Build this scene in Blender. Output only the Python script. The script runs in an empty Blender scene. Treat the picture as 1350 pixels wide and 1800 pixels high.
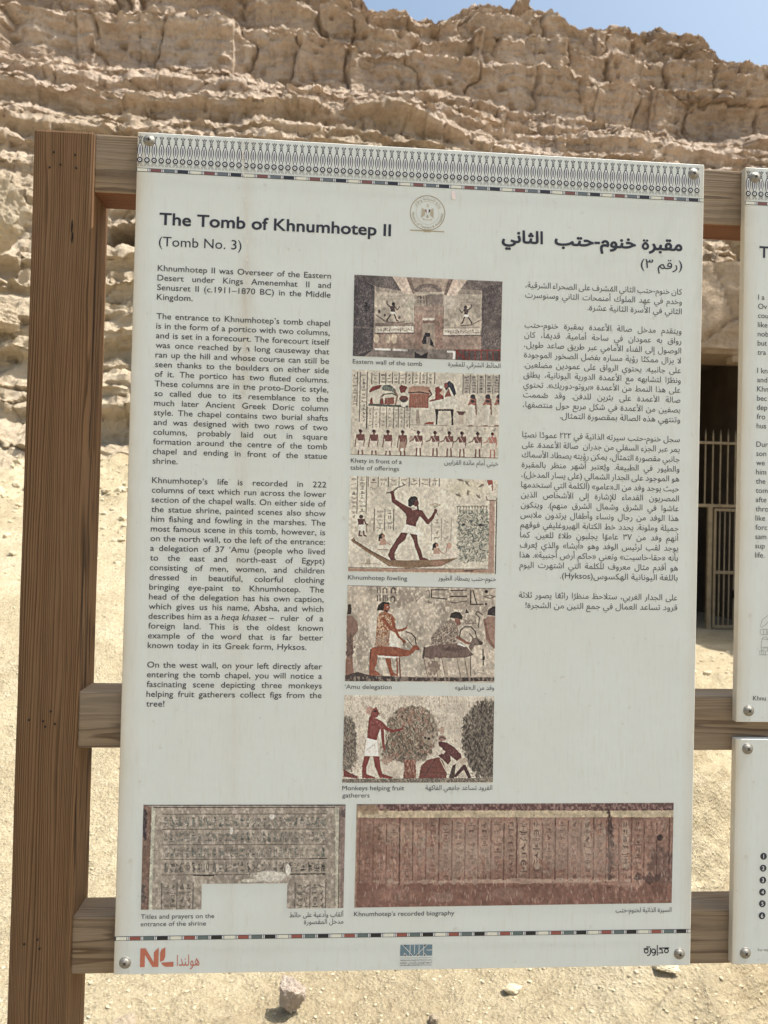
import bpy, bmesh, math, random
import numpy as np
from mathutils import Matrix, Vector

S = bpy.context.scene
C = S.collection

# ------------------------------------------------------------------ camera
cam_data = bpy.data.cameras.new('camera')
cam = bpy.data.objects.new('camera', cam_data); C.objects.link(cam)
S.camera = cam
_Rw = [(0.9972857, -0.0696503, 0.0238761), (0.0248535, 0.0131995, -0.9996040), (0.0693076, 0.9974841, 0.0148948)]   # right, down, forward
cam.matrix_world = Matrix(((_Rw[0][0], -_Rw[1][0], -_Rw[2][0], 0.241404),
                           (_Rw[0][1], -_Rw[1][1], -_Rw[2][1], -0.930769),
                           (_Rw[0][2], -_Rw[1][2], -_Rw[2][2], 0.538704), (0, 0, 0, 1)))
cam_data.sensor_fit = 'VERTICAL'; cam_data.sensor_height = 24.0; cam_data.lens = 18.0
cam_data.clip_start = 0.05; cam_data.clip_end = 500
cam_data.dof.use_dof = True; cam_data.dof.focus_distance = 0.95; cam_data.dof.aperture_fstop = 9.0

# ------------------------------------------------------------------ world, sun, exposure
SUN = Vector((0.42, -0.018, 0.908)).normalized()          # direction towards the sun
w = bpy.data.worlds.new("World"); S.world = w; w.use_nodes = True
nt = w.node_tree; nt.nodes.clear()
sky = nt.nodes.new('ShaderNodeTexSky'); sky.sky_type = 'NISHITA'; sky.sun_disc = False
sky.sun_elevation = math.asin(SUN.z); sky.sun_rotation = math.atan2(SUN.x, SUN.y)
sky.altitude = 100; sky.dust_density = 5.0; sky.air_density = 1.0; sky.ozone_density = 0.2
bg = nt.nodes.new('ShaderNodeBackground'); bg.inputs['Strength'].default_value = 0.13
wo = nt.nodes.new('ShaderNodeOutputWorld')
hz = nt.nodes.new('ShaderNodeMix'); hz.data_type = 'RGBA'; hz.blend_type = 'MULTIPLY'; hz.inputs[0].default_value = 1.0; hz.inputs[7].default_value = (0.96, 1.04, 1.0, 1)   # clear dry air, less violet
nt.links.new(sky.outputs[0], hz.inputs[6]); nt.links.new(hz.outputs[2], bg.inputs[0]); nt.links.new(bg.outputs[0], wo.inputs[0])
sl = bpy.data.lights.new('sun', 'SUN'); sl.energy = 4.6; sl.angle = math.radians(0.5); sl.color = (1.0, 0.955, 0.87)
so = bpy.data.objects.new('sun', sl); C.objects.link(so)
so.rotation_euler = SUN.to_track_quat('Z', 'Y').to_euler(); so.location = (12, 0, 25)
S.view_settings.view_transform = 'Standard'; S.view_settings.look = 'None'
S.view_settings.exposure = 0.64; S.view_settings.gamma = 1.0; S.view_settings.use_curve_mapping = False

# ------------------------------------------------------------------ small helpers
def s2l(c):
    c = np.asarray(c, float) / 255.0
    return np.where(c <= 0.04045, c / 12.92, ((c + 0.055) / 1.055) ** 2.4)
PRINT_WHITE = 0.74
def ink(c):                                            # printed colour relative to the board's own white
    v = s2l(c) / s2l(np.array([203, 204, 198])) * PRINT_WHITE
    lum = (v * np.array([0.3, 0.55, 0.15])).sum(-1, keepdims=True)
    return np.clip(lum + (v - lum) * 0.80, 0.004, 0.9)

def tag(o, label=None, cat=None, group=None, kind=None):
    if label: o['label'] = label
    if cat: o['category'] = cat
    if group: o['group'] = group
    if kind: o['kind'] = kind
    return o
def link(name, me, mats=(), parent=None, loc=None):
    o = bpy.data.objects.new(name, me); C.objects.link(o)
    if me is not None:
        for m in (mats if isinstance(mats, (list, tuple)) else [mats]): me.materials.append(m)
    if parent is not None: o.parent = parent
    if loc is not None: o.location = loc
    return o
def empty(name, loc=(0, 0, 0)):
    o = bpy.data.objects.new(name, None); C.objects.link(o); o.location = loc; o.empty_display_size = 0.1
    return o
def mesh_np(name, verts, faces, smooth=False):
    """verts (n,3), faces (m,4) or (m,3) int array"""
    me = bpy.data.meshes.new(name)
    verts = np.ascontiguousarray(verts, np.float32); faces = np.ascontiguousarray(faces, np.int32)
    n, k = faces.shape
    me.vertices.add(len(verts)); me.vertices.foreach_set('co', verts.ravel())
    me.loops.add(n * k); me.loops.foreach_set('vertex_index', faces.ravel())
    me.polygons.add(n); me.polygons.foreach_set('loop_start', np.arange(0, n * k, k, dtype=np.int32))
    me.polygons.foreach_set('loop_total', np.full(n, k, np.int32))
    me.polygons.foreach_set('use_smooth', np.full(n, smooth, bool))
    me.update(calc_edges=True); me.validate()
    return me
def grid_faces(nr, nc, flip=False):
    i = np.arange(nr * nc).reshape(nr, nc)
    a, b, c, d = i[:-1, :-1].ravel(), i[:-1, 1:].ravel(), i[1:, 1:].ravel(), i[1:, :-1].ravel()
    return np.stack([a, d, c, b] if flip else [a, b, c, d], 1)
def box_bm(bm, lo, hi, bevel=0.0, seg=2):
    t = bmesh.new()
    r = bmesh.ops.create_cube(t, size=1.0)
    for v in t.verts:
        v.co = Vector([(lo[i] + hi[i]) / 2 + v.co[i] * (hi[i] - lo[i]) for i in range(3)])
    if bevel > 0:
        bmesh.ops.bevel(t, geom=list(t.edges), offset=bevel, segments=seg, affect='EDGES', profile=0.5)
    me = bpy.data.meshes.new('tmp'); t.to_mesh(me); t.free()
    bm.from_mesh(me); bpy.data.meshes.remove(me)
def box(name, lo, hi, mat, parent=None, bevel=0.0, seg=2):
    bm = bmesh.new(); box_bm(bm, lo, hi, bevel, seg)
    me = bpy.data.meshes.new(name); bm.to_mesh(me); bm.free()
    return link(name, me, mat, parent)

# ---- hash noise in numpy
def _h(ix, iy, iz, seed):
    n = (ix.astype(np.int64) * 374761393 + iy.astype(np.int64) * 668265263 + iz.astype(np.int64) * 2147483647 + seed * 974634777) & 0xffffffff
    n = ((n ^ (n >> 13)) * 1274126177) & 0xffffffff
    n = ((n ^ (n >> 16)) * 2246822519) & 0xffffffff
    n = n ^ (n >> 15)
    return (n & 0xffffff).astype(np.float64) / float(0xffffff)
def vnoise(x, y, z=None, seed=0):
    x, y = np.broadcast_arrays(np.asarray(x, float), np.asarray(y, float))
    ix, iy = np.floor(x), np.floor(y); fx, fy = x - ix, y - iy
    ux, uy = fx * fx * fx * (fx * (fx * 6 - 15) + 10), fy * fy * fy * (fy * (fy * 6 - 15) + 10)
    def pl(iz):
        a, b, c, d = _h(ix, iy, iz, seed), _h(ix + 1, iy, iz, seed), _h(ix, iy + 1, iz, seed), _h(ix + 1, iy + 1, iz, seed)
        return (a * (1 - ux) + b * ux) * (1 - uy) + (c * (1 - ux) + d * ux) * uy
    if z is None: return pl(np.zeros_like(ix))
    z = np.broadcast_to(np.asarray(z, float), x.shape); iz = np.floor(z); fz = z - iz; uz = fz * fz * (3 - 2 * fz)
    return pl(iz) * (1 - uz) + pl(iz + 1) * uz
def fbm(x, y, z=None, seed=0, oct=4, gain=0.5, lac=2.03):
    t, a, n = 0.0, 1.0, 0.0
    for o in range(oct):
        t = t + a * vnoise(np.asarray(x) * lac ** o + 17.3 * o, np.asarray(y) * lac ** o + 9.1 * o, None if z is None else np.asarray(z) * lac ** o, seed + o * 13)
        n += a; a *= gain
    return t / n                                       # 0..1
def cells(x, y, seed=0):
    """2-D worley: F1, F2 distances and cell id hash"""
    x = np.asarray(x, float); y = np.asarray(y, float)
    ix, iy = np.floor(x), np.floor(y)
    f1 = np.full(x.shape, 9.0); f2 = np.full(x.shape, 9.0); cid = np.zeros(x.shape)
    z0 = np.zeros_like(ix)
    for dx in (-1, 0, 1):
        for dy in (-1, 0, 1):
            px = ix + dx + _h(ix + dx, iy + dy, z0, seed); py = iy + dy + _h(ix + dx, iy + dy, z0, seed + 7)
            d = np.hypot(px - x, py - y); hid = _h(ix + dx, iy + dy, z0, seed + 19)
            c = d < f1
            f2 = np.where(c, f1, np.minimum(f2, d)); cid = np.where(c, hid, cid); f1 = np.where(c, d, f1)
    return f1, f2, cid

# ---- materials
class NT:
    def __init__(s, name):
        s.m = bpy.data.materials.new(name); s.m.use_nodes = True
        s.t = s.m.node_tree; s.b = s.t.nodes['Principled BSDF']
        s.tc = s.t.nodes.new('ShaderNodeTexCoord')
    def n(s, typ, **kw):
        x = s.t.nodes.new(typ)
        for k, v in kw.items():
            if hasattr(x, k): setattr(x, k, v)
        return x
    def l(s, a, b): s.t.links.new(a, b)
    def set(s, **kw):
        for k, v in kw.items(): s.b.inputs[k.replace('_', ' ')].default_value = v
        return s
    def mapping(s, scale=(1, 1, 1), loc=(0, 0, 0), rot=(0, 0, 0), src='Object'):
        mp = s.n('ShaderNodeMapping'); s.l(s.tc.outputs[src], mp.inputs[0])
        mp.inputs['Scale'].default_value = scale; mp.inputs['Location'].default_value = loc; mp.inputs['Rotation'].default_value = rot
        return mp.outputs[0]
    def noise(s, vec, scale=5, detail=6, rough=0.55, dist=0.0):
        x = s.n('ShaderNodeTexNoise'); s.l(vec, x.inputs['Vector'])
        x.inputs['Scale'].default_value = scale; x.inputs['Detail'].default_value = detail
        x.inputs['Roughness'].default_value = rough; x.inputs['Distortion'].default_value = dist
        return x.outputs[0]
    def ramp(s, fac, stops, interp='LINEAR'):
        r = s.n('ShaderNodeValToRGB'); s.l(fac, r.inputs[0]); e = r.color_ramp.elements; r.color_ramp.interpolation = interp
        while len(e) < len(stops): e.new(0.5)
        for i, (p, c) in enumerate(stops):
            e[i].position = p; e[i].color = (c, c, c, 1) if isinstance(c, (int, float)) else (*c, 1)
        return r.outputs[0]
    def math(s, op, a, b=None, c=None, clamp=False):
        x = s.n('ShaderNodeMath'); x.operation = op; x.use_clamp = clamp
        for i, v in enumerate((a, b, c)):
            if v is None: continue
            if isinstance(v, (int, float)): x.inputs[i].default_value = v
            else: s.l(v, x.inputs[i])
        return x.outputs[0]
    def mix(s, fac, a, b, mode='MIX'):
        x = s.n('ShaderNodeMix'); x.data_type = 'RGBA'; x.blend_type = mode
        if isinstance(fac, (int, float)): x.inputs[0].default_value = fac
        else: s.l(fac, x.inputs[0])
        for i, v in ((6, a), (7, b)):
            if isinstance(v, (tuple, list)): x.inputs[i].default_value = (*v[:3], 1)
            else: s.l(v, x.inputs[i])
        return x.outputs[2]
    def sep(s, vec):
        x = s.n('ShaderNodeSeparateXYZ'); s.l(vec, x.inputs[0]); return x.outputs
    def bump(s, h, strength=0.5, dist=0.01):
        x = s.n('ShaderNodeBump'); x.inputs['Strength'].default_value = strength; x.inputs['Distance'].default_value = dist
        s.l(h, x.inputs['Height']); s.l(x.outputs[0], s.b.inputs['Normal'])
    def col(s, c):
        if isinstance(c, (tuple, list)): s.b.inputs['Base Color'].default_value = (*c[:3], 1)
        else: s.l(c, s.b.inputs['Base Color'])

def ink_mat(name, rgb, rough=0.5):
    k = NT(name); c = [float(v) for v in ink(rgb)]
    n = k.noise(k.mapping(), 420, 3, 0.6)
    k.col(k.mix(k.ramp(n, [(0.35, 0.0), (0.75, 0.35)]), tuple(c), tuple(min(0.9, v * 1.25 + 0.02) for v in c)))
    k.set(Roughness=rough, Specular_IOR_Level=0.3)
    return k.m

# sand and rock
def sand_mat():
    k = NT('sand'); o = k.mapping()
    a = k.noise(o, 1.1, 7, 0.66, 0.6); b = k.noise(o, 34, 8, 0.72); c = k.noise(o, 140, 4, 0.7)
    col = k.ramp(a, [(0.32, (0.40, 0.33, 0.22)), (0.5, (0.49, 0.415, 0.285)), (0.68, (0.57, 0.50, 0.365))])
    col = k.mix(0.75, col, k.ramp(b, [(0.3, (0.60, 0.56, 0.50)), (0.5, (1, 1, 1)), (0.72, (1.18, 1.2, 1.22))]), 'MULTIPLY')
    v = k.n('ShaderNodeTexVoronoi'); k.l(o, v.inputs['Vector']); v.inputs['Scale'].default_value = 75; v.inputs['Randomness'].default_value = 1
    peb = k.ramp(v.outputs['Distance'], [(0.0, 1.0), (0.45, 0.25), (0.7, 0.0)])
    col = k.mix(0.35, col, k.ramp(c, [(0.3, (0.6, 0.56, 0.5)), (0.7, (1.25, 1.25, 1.25))]), 'MULTIPLY')
    k.col(col); k.set(Roughness=0.95, Specular_IOR_Level=0.15)
    h = k.math('ADD', k.math('MULTIPLY', b, 1.6), k.math('MULTIPLY', peb, 0.45))
    h = k.math('ADD', h, k.math('MULTIPLY', c, 0.35))
    k.bump(h, 0.9, 0.02)
    return k.m
def rock_mat(name='cliff_rock', tint=(1, 1, 1), fine=1.0):
    k = NT(name); o = k.mapping(); st = k.mapping((0.35, 0.35, 3.4))
    a = k.noise(o, 0.55, 7, 0.62, 0.4); b = k.noise(st, 1.6, 7, 0.62, 0.3); c = k.noise(o, 9 * fine, 8, 0.7); d = k.noise(o, 42 * fine, 5, 0.7)
    T = lambda r, g, bb: (r * tint[0] * 1.40, g * tint[1] * 1.39, bb * tint[2] * 1.54)
    col = k.ramp(a, [(0.28, T(0.28, 0.22, 0.155)), (0.47, T(0.375, 0.30, 0.215)), (0.62, T(0.445, 0.37, 0.275)), (0.8, T(0.36, 0.305, 0.24))])
    col = k.mix(0.7, col, k.ramp(b, [(0.3, (0.70, 0.63, 0.55)), (0.5, (1, 1, 1)), (0.7, (1.16, 1.12, 1.02))]), 'MULTIPLY')
    col = k.mix(0.6, col, k.ramp(c, [(0.30, (0.46, 0.42, 0.38)), (0.46, (0.95, 0.94, 0.93)), (0.75, (1.2, 1.2, 1.2))]), 'MULTIPLY')
    if name == 'cliff_rock':                            # paler, bleached rock low down, browner weathered rock above
        zz = k.sep(o)[2]; low = k.ramp(k.math('DIVIDE', k.math('ADD', zz, k.math('MULTIPLY', k.math('SUBTRACT', a, 0.5), 6.0)), 16.0), [(0.25, 1.0), (0.62, 0.0)])
        col = k.mix(k.math('MULTIPLY', low, 0.55), col, (0.62, 0.53, 0.38))
    k.col(col); k.set(Roughness=0.95, Specular_IOR_Level=0.12)
    h = k.math('ADD', k.math('MULTIPLY', c, 1.0), k.math('MULTIPLY', d, 0.28))
    k.bump(h, 0.85, 0.14 / fine)
    return k.m

def wood_mat(name, axis, pith, early, late, grey, ring=0.0028, greyness=0.35):
    """growth rings round a pith line parallel to `axis` ('z' or 'x'); pith gives the two other coordinates"""
    k = NT(name); o = k.mapping()
    x, y, z = k.sep(o)
    along, p, q = (z, x, y) if axis == 'z' else (x, z, y)
    sc = (9, 9, 0.9) if axis == 'z' else (0.9, 9, 9)
    warp = k.noise(k.mapping(sc), 2.6, 3, 0.5)
    dp = k.math('SUBTRACT', p, pith[0]); dq = k.math('SUBTRACT', q, pith[1])
    r = k.math('SQRT', k.math('ADD', k.math('MULTIPLY', dp, dp), k.math('MULTIPLY', dq, dq)))
    r = k.math('ADD', r, k.math('MULTIPLY', k.math('SUBTRACT', warp, 0.5), 0.0135))
    slow = k.noise(k.mapping((14, 14, 0.5) if axis == 'z' else (0.5, 14, 14)), 1.6, 2)
    r = k.math('ADD', r, k.math('MULTIPLY', slow, 0.030))
    ph = k.math('DIVIDE', r, ring)
    fr = k.math('FRACT', ph)
    ringid = k.math('FLOOR', ph)
    wn = k.n('ShaderNodeTexWhiteNoise'); wn.noise_dimensions = '1D'; k.l(ringid, wn.inputs['W'])
    band = k.ramp(fr, [(0.0, 0.0), (0.45, 0.12), (0.82, 1.0), (0.93, 1.0), (1.0, 0.0)])
    band = k.math('MULTIPLY', band, k.math('ADD', k.math('MULTIPLY', wn.outputs[0], 0.6), 0.45))
    patch = k.ramp(k.noise(k.mapping((22, 22, 1.2) if axis == 'z' else (1.2, 22, 22)), 1.4, 4, 0.6), [(0.3, 0.62), (0.62, 1.0)])
    band = k.math('MULTIPLY', band, patch)
    fs = (260, 260, 5) if axis == 'z' else (5, 260, 260)
    fib = k.noise(k.mapping(fs), 3.0, 3, 0.6)
    blot = k.noise(k.mapping((1, 1, 0.35) if axis == 'z' else (0.35, 1, 1)), 11, 5, 0.6)
    col = k.mix(band, early, late)
    col = k.mix(k.math('MULTIPLY', k.ramp(blot, [(0.42, 0.0), (0.66, 1.0)]), greyness), col, grey)
    col = k.mix(0.6, col, k.ramp(fib, [(0.3, (0.66, 0.64, 0.62)), (0.7, (1.2, 1.2, 1.2))]), 'MULTIPLY')
    k.col(col); k.set(Roughness=0.78, Specular_IOR_Level=0.2)
    k.bump(k.math('SUBTRACT', k.math('MULTIPLY', fib, 0.4), k.math('MULTIPLY', band, -0.5)), 0.5, 0.0012)
    return k.m

M = {}
M['sand'] = sand_mat(); M['rock'] = rock_mat(); M['tomb_rock'] = rock_mat('dressed_rock', (1.00, 0.96, 0.87), 1.4); M['stone'] = rock_mat('pale_stone', (1.02, 1.07, 1.14), 4.0)
M['post'] = wood_mat('post_wood', 'z', (-0.30, 0.036), (0.200, 0.114, 0.059), (0.034, 0.015, 0.006), (0.185, 0.118, 0.070), 0.0024, 0.25)
for q_, zc in enumerate((0.962, 0.297, 0.030)):
    M['rail', q_] = wood_mat('rail_wood', 'x', (zc - 0.028 + 0.012 * q_, 0.10), (0.270, 0.192, 0.122), (0.085, 0.048, 0.025), (0.275, 0.235, 0.190), 0.0024, 0.6)
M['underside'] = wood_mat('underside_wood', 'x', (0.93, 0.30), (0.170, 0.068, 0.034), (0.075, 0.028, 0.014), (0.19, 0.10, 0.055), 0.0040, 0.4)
k = NT('nail'); k.col((0.012, 0.010, 0.008)); k.set(Roughness=0.6, Metallic=0.3); M['nail'] = k.m
k = NT('dark_crack'); k.col((0.010, 0.007, 0.005)); k.set(Roughness=1.0); M['crack'] = k.m
k = NT('screw_steel'); n = k.noise(k.mapping(), 700, 3); k.col(k.ramp(n, [(0.3, (0.20, 0.185, 0.16)), (0.7, (0.36, 0.34, 0.31))])); k.set(Metallic=0.55, Roughness=0.58); M['screw'] = k.m
k = NT('iron_paint'); n = k.noise(k.mapping(), 9, 6); k.col(k.ramp(n, [(0.3, (0.24, 0.18, 0.11)), (0.6, (0.34, 0.265, 0.165)), (0.8, (0.19, 0.11, 0.06))])); k.set(Roughness=0.55); M['iron'] = k.m

# the sign board: off white laminate, scratched, grimy along its edges, one dried run of dirt
def board_mat(name, W, H, stain):
    k = NT(name); o = k.mapping(); x, y, z = k.sep(o)
    base = (0.688, 0.720, 0.715)
    scr = k.noise(k.mapping((1, 1, 1), rot=(0, math.radians(38), 0)), 1.0, 2)
    m2 = k.n('ShaderNodeMapping'); k.l(o, m2.inputs[0]); m2.inputs['Rotation'].default_value = (0, math.radians(40), 0); m2.inputs['Scale'].default_value = (260, 1, 26)
    scr = k.noise(m2.outputs[0], 1.0, 4, 0.65)
    col = k.mix(k.ramp(scr, [(0.54, 0.0), (0.72, 0.45)]), base, (0.60, 0.585, 0.53))
    bl = k.noise(o, 9, 5, 0.6); col = k.mix(k.ramp(bl, [(0.4, 0.0), (0.75, 0.35)]), col, (0.625, 0.635, 0.58))
    sp = k.noise(o, 95, 3, 0.5); col = k.mix(k.ramp(sp, [(0.66, 0.0), (0.74, 0.5)]), col, (0.55, 0.53, 0.48))
    # grime in from the left and right edges and the bottom
    ed = k.math('MINIMUM', x, k.math('ADD', k.math('SUBTRACT', W, x), 0.007))
    en = k.noise(k.mapping((1, 1, 0.3)), 30, 4)
    e = k.ramp(k.math('SUBTRACT', ed, k.math('MULTIPLY', k.math('SUBTRACT', en, 0.5), 0.014)), [(0.0, 0.75), (0.006, 0.32), (0.022, 0.0)])
    col = k.mix(e, col, (0.52, 0.43, 0.31))
    if stain:
        wob = k.noise(k.mapping((0.0, 0, 1)), 9, 4, 0.6)
        sx = k.math('ABSOLUTE', k.math('SUBTRACT', k.math('ADD', x, k.math('MULTIPLY', k.math('SUBTRACT', wob, 0.5), 0.012)), 0.1325))
        wide = k.ramp(sx, [(0.0, 1.0), (0.004, 0.62), (0.011, 0.18), (0.017, 0.0)])
        amt = k.ramp(z, [(0.0, 0.16), (0.35, 0.20), (0.6, 0.28), (0.80, 0.62), (0.86, 0.36), (1.0, 0.22)])
        grain = k.ramp(k.noise(k.mapping((1, 1, 0.35)), 120, 5, 0.7), [(0.3, 0.2), (0.65, 1.0)])
        col = k.mix(k.math('MULTIPLY', k.math('MULTIPLY', wide, amt), grain), col, (0.50, 0.40, 0.27))
    k.col(col); k.set(Roughness=0.5, Specular_IOR_Level=0.28)
    k.bump(k.math('ADD', scr, k.noise(o, 60, 4)), 0.12, 0.001)
    return k.m

INK = {}
def im(key, rgb):
    if key not in INK: INK[key] = ink_mat('print_' + key, rgb)
    return INK[key]
im('navy', (42, 45, 56)); im('body', (52, 52, 56)); im('lens', (118, 120, 128)); im('white', (208, 208, 204)); im('cream', (198, 197, 178))
im('red', (118, 72, 68)); im('teal', (92, 101, 108)); im('gold', (150, 134, 98)); im('orange', (176, 92, 62)); im('blue', (88, 116, 128)); im('black', (34, 34, 38))
im('red_low', (138, 70, 58)); im('teal_low', (84, 100, 98)); im('thin', (96, 94, 92)); im('crust', (205, 198, 182)); im('chip', (215, 196, 188)); im('pale_gold', (176, 166, 142))

# ------------------------------------------------------------------ flat printed shapes (x, z in board metres; the board faces -Y)
FACE = -0.0002
class Flat:
    def __init__(s): s.v = []; s.f = []; s.mi = []; s.mats = []
    def m(s, key):
        if key not in s.mats: s.mats.append(key)
        return s.mats.index(key)
    def raw(s, V, F, key, layer=0):
        b = len(s.v); y = FACE - 0.00008 * layer
        s.v += [(float(p[0]), y - (float(p[2]) if len(p) > 2 else 0.0), float(p[1])) for p in V]
        mi = s.m(key)
        for f in F: s.f.append([b + int(i) for i in f]); s.mi.append(mi)
    def poly(s, pts, key, layer=0): s.raw(pts, [range(len(pts))], key, layer)
    def rect(s, x0, z0, x1, z1, key, layer=0): s.poly([(x0, z0), (x1, z0), (x1, z1), (x0, z1)], key, layer)
    def disc(s, cx, cz, rx, rz, key, layer=0, n=20): s.poly([(cx + rx * math.cos(a), cz + rz * math.sin(a)) for a in [2 * math.pi * i / n for i in range(n)]], key, layer)
    def ring(s, cx, cz, r0, r1, key, layer=0, n=28, asp=1.0):
        V = []; F = []
        for i in range(n):
            a = 2 * math.pi * i / n
            V += [(cx + r0 * asp * math.cos(a), cz + r0 * math.sin(a)), (cx + r1 * asp * math.cos(a), cz + r1 * math.sin(a))]
            j = (i + 1) % n; F.append((2 * i, 2 * i + 1, 2 * j + 1, 2 * j))
        s.raw(V, F, key, layer)
    def stroke(s, pts, wd, key, layer=0):
        pts = [np.array(p, float) for p in pts]; V = []; F = []
        for i, p in enumerate(pts):
            a = pts[max(i - 1, 0)]; b = pts[min(i + 1, len(pts) - 1)]; t = b - a; t /= (np.linalg.norm(t) + 1e-12); n = np.array([-t[1], t[0]])
            ww = wd[i] if isinstance(wd, (list, tuple)) else wd
            V += [p + n * ww / 2, p - n * ww / 2]
            if i: F.append((2 * i - 2, 2 * i - 1, 2 * i + 1, 2 * i))
        s.raw(V, F, key, layer)
    def build(s, name, parent, label=None):
        me = bpy.data.meshes.new(name); me.from_pydata(s.v, [], s.f); me.polygons.foreach_set('material_index', s.mi); me.update()
        o = link(name, me, [INK[k_] for k_ in s.mats], parent)
        if label: o['label'] = label
        return o

# ------------------------------------------------------------------ lettering: glyph outlines from the built-in font
_gl = {}
_tc = bpy.data.curves.new('glyph_source', 'FONT'); _tc.resolution_u = 3; _tc.size = 1.0
_to = bpy.data.objects.new('glyph_source', _tc); C.objects.link(_to)
def _bbw(sx):
    _tc.body = sx; bpy.context.view_layer.update(); return _to.dimensions.x
_tc.offset = 0.0
_bar2 = _bbw('||')
def fill_nonzero(loops):
    """trapezoids covering every point with non-zero winding"""
    E = []
    for L in loops:
        n = len(L)
        for i in range(n):
            a, b = L[i], L[(i + 1) % n]
            if abs(a[1] - b[1]) > 1e-7: E.append((a[0], a[1], b[0], b[1]))
    if not E: return np.zeros((0, 2)), []
    E = np.array(E); lo = np.minimum(E[:, 1], E[:, 3]); hi = np.maximum(E[:, 1], E[:, 3]); ys = set(np.round(np.concatenate([E[:, 1], E[:, 3]]), 5))
    sl = (E[:, 2] - E[:, 0]) / (E[:, 3] - E[:, 1])
    for i in range(len(E)):                             # crossings of edges also cut the slices
        den = sl[i] - sl[i + 1:]; ok = np.abs(den) > 1e-9
        with np.errstate(divide='ignore', invalid='ignore'):
            yc = ((E[i + 1:, 0] - sl[i + 1:] * E[i + 1:, 1]) - (E[i, 0] - sl[i] * E[i, 1])) / den
        m = ok & (yc > np.maximum(lo[i], lo[i + 1:]) + 1e-6) & (yc < np.minimum(hi[i], hi[i + 1:]) - 1e-6)
        ys.update(np.round(yc[m], 5))
    ys = sorted(ys); V = []; F = []
    for y0, y1 in zip(ys[:-1], ys[1:]):
        if y1 - y0 < 2e-5: continue
        ym = (y0 + y1) / 2; k_ = np.where((lo < ym) & (hi > ym))[0]
        xm = E[k_, 0] + sl[k_] * (ym - E[k_, 1]); o = k_[np.argsort(xm)]; wn = 0
        for j, e in enumerate(o):
            was = wn; wn += 1 if E[e, 3] > E[e, 1] else -1
            if was == 0 and wn != 0: st = e
            elif was != 0 and wn == 0:
                b = len(V); X = lambda q, y: E[q, 0] + sl[q] * (y - E[q, 1])
                V += [(X(st, y0), y0), (X(e, y0), y0), (X(e, y1), y1), (X(st, y1), y1)]; F.append((b, b + 1, b + 2, b + 3))
    return np.array(V).reshape(-1, 2), F
def outline(ch, off):
    """sampled outline loops of a glyph, pushed outwards by off"""
    _tc.body = ch; _tc.offset = 0.0; bpy.context.view_layer.update()
    cu = _to.to_curve(bpy.context.evaluated_depsgraph_get()); loops = []
    for sp in cu.splines:
        bp = sp.bezier_points; n = len(bp); L = []
        for i in range(n):
            a, b = bp[i], bp[(i + 1) % n]; p0, p1, p2, p3 = [np.array(q[:2]) for q in (a.co, a.handle_right, b.handle_left, b.co)]
            flat = np.linalg.norm(np.cross(p1 - p0, p3 - p0)) + np.linalg.norm(np.cross(p2 - p0, p3 - p0)) < 2e-4
            for t in ((0.0,) if flat else (0.0, 0.34, 0.67)):
                L.append((1 - t) ** 3 * p0 + 3 * (1 - t) ** 2 * t * p1 + 3 * (1 - t) * t * t * p2 + t ** 3 * p3)
        if len(L) > 2: loops.append(np.array(L))
    _to.to_curve_clear()
    if off and loops:
        big = max(loops, key=lambda L: np.ptp(L[:, 0]) * np.ptp(L[:, 1])); area = sum(big[i - 1][0] * big[i][1] - big[i][0] * big[i - 1][1] for i in range(len(big))); sg = 1 if area > 0 else -1
        res = []
        for L in loops:
            L = L[np.linalg.norm(L - np.roll(L, 1, 0), axis=1) > 1e-4]; d1 = L - np.roll(L, 1, 0); d2 = np.roll(L, -1, 0) - L
            d1 /= np.linalg.norm(d1, axis=1)[:, None]; d2 /= np.linalg.norm(d2, axis=1)[:, None]; t = d1 + d2; t /= (np.linalg.norm(t, axis=1)[:, None] + 1e-9)
            res.append(L + off * sg * np.stack([t[:, 1], -t[:, 0]], 1))
        loops = res
    return loops
def glyph(ch, off=0.0):
    key = (ch, off)
    if key in _gl: return _gl[key]
    if ch in '\uFE93\uFEE9':                            # round final letters drawn as an open bowl
        n = 20; w_ = 0.045 + off * 0.7; V = []; F = []
        for i in range(n):
            a = 2 * math.pi * i / n; px = math.cos(a) * 0.135; pz = math.sin(a) * 0.150 * (1 + 0.28 * max(math.sin(a), 0) ** 6)
            V += [(0.205 + px * (1 - w_ / 0.145), 0.165 + pz * (1 - w_ / 0.155)), (0.205 + px * (1 + w_ / 0.145), 0.165 + pz * (1 + w_ / 0.155))]
            j = (i + 1) % n; F.append((2 * i, 2 * i + 1, 2 * j + 1, 2 * j))
        if ch == '\uFE93':
            for cx in (0.125, 0.285):
                b = len(V); r = 0.052 + off * 0.6; V += [(cx + r * math.cos(2 * math.pi * i / 8), 0.505 + r * math.sin(2 * math.pi * i / 8)) for i in range(8)]; F.append(tuple(range(b, b + 8)))
        _gl[key] = (np.array(V), F, 0.43); return _gl[key]
    _tc.offset = 0.0
    adv = _bbw('|' + ch + '|') - _bar2
    if ch == ' ': V = np.zeros((0, 2)); F = []
    elif off > 0 or (ord(ch) >= 0x600 and ch not in '–—‘’“”'): V, F = fill_nonzero(outline(ch, off))
    else:
        _tc.body = ch; _tc.offset = off; bpy.context.view_layer.update()
        dg = bpy.context.evaluated_depsgraph_get(); me = bpy.data.meshes.new_from_object(_to.evaluated_get(dg))
        V = np.array([v.co[:2] for v in me.vertices]).reshape(-1, 2); F = [tuple(p.vertices) for p in me.polygons]
        bpy.data.meshes.remove(me)
    _gl[key] = (V, F, adv); return _gl[key]

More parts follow.
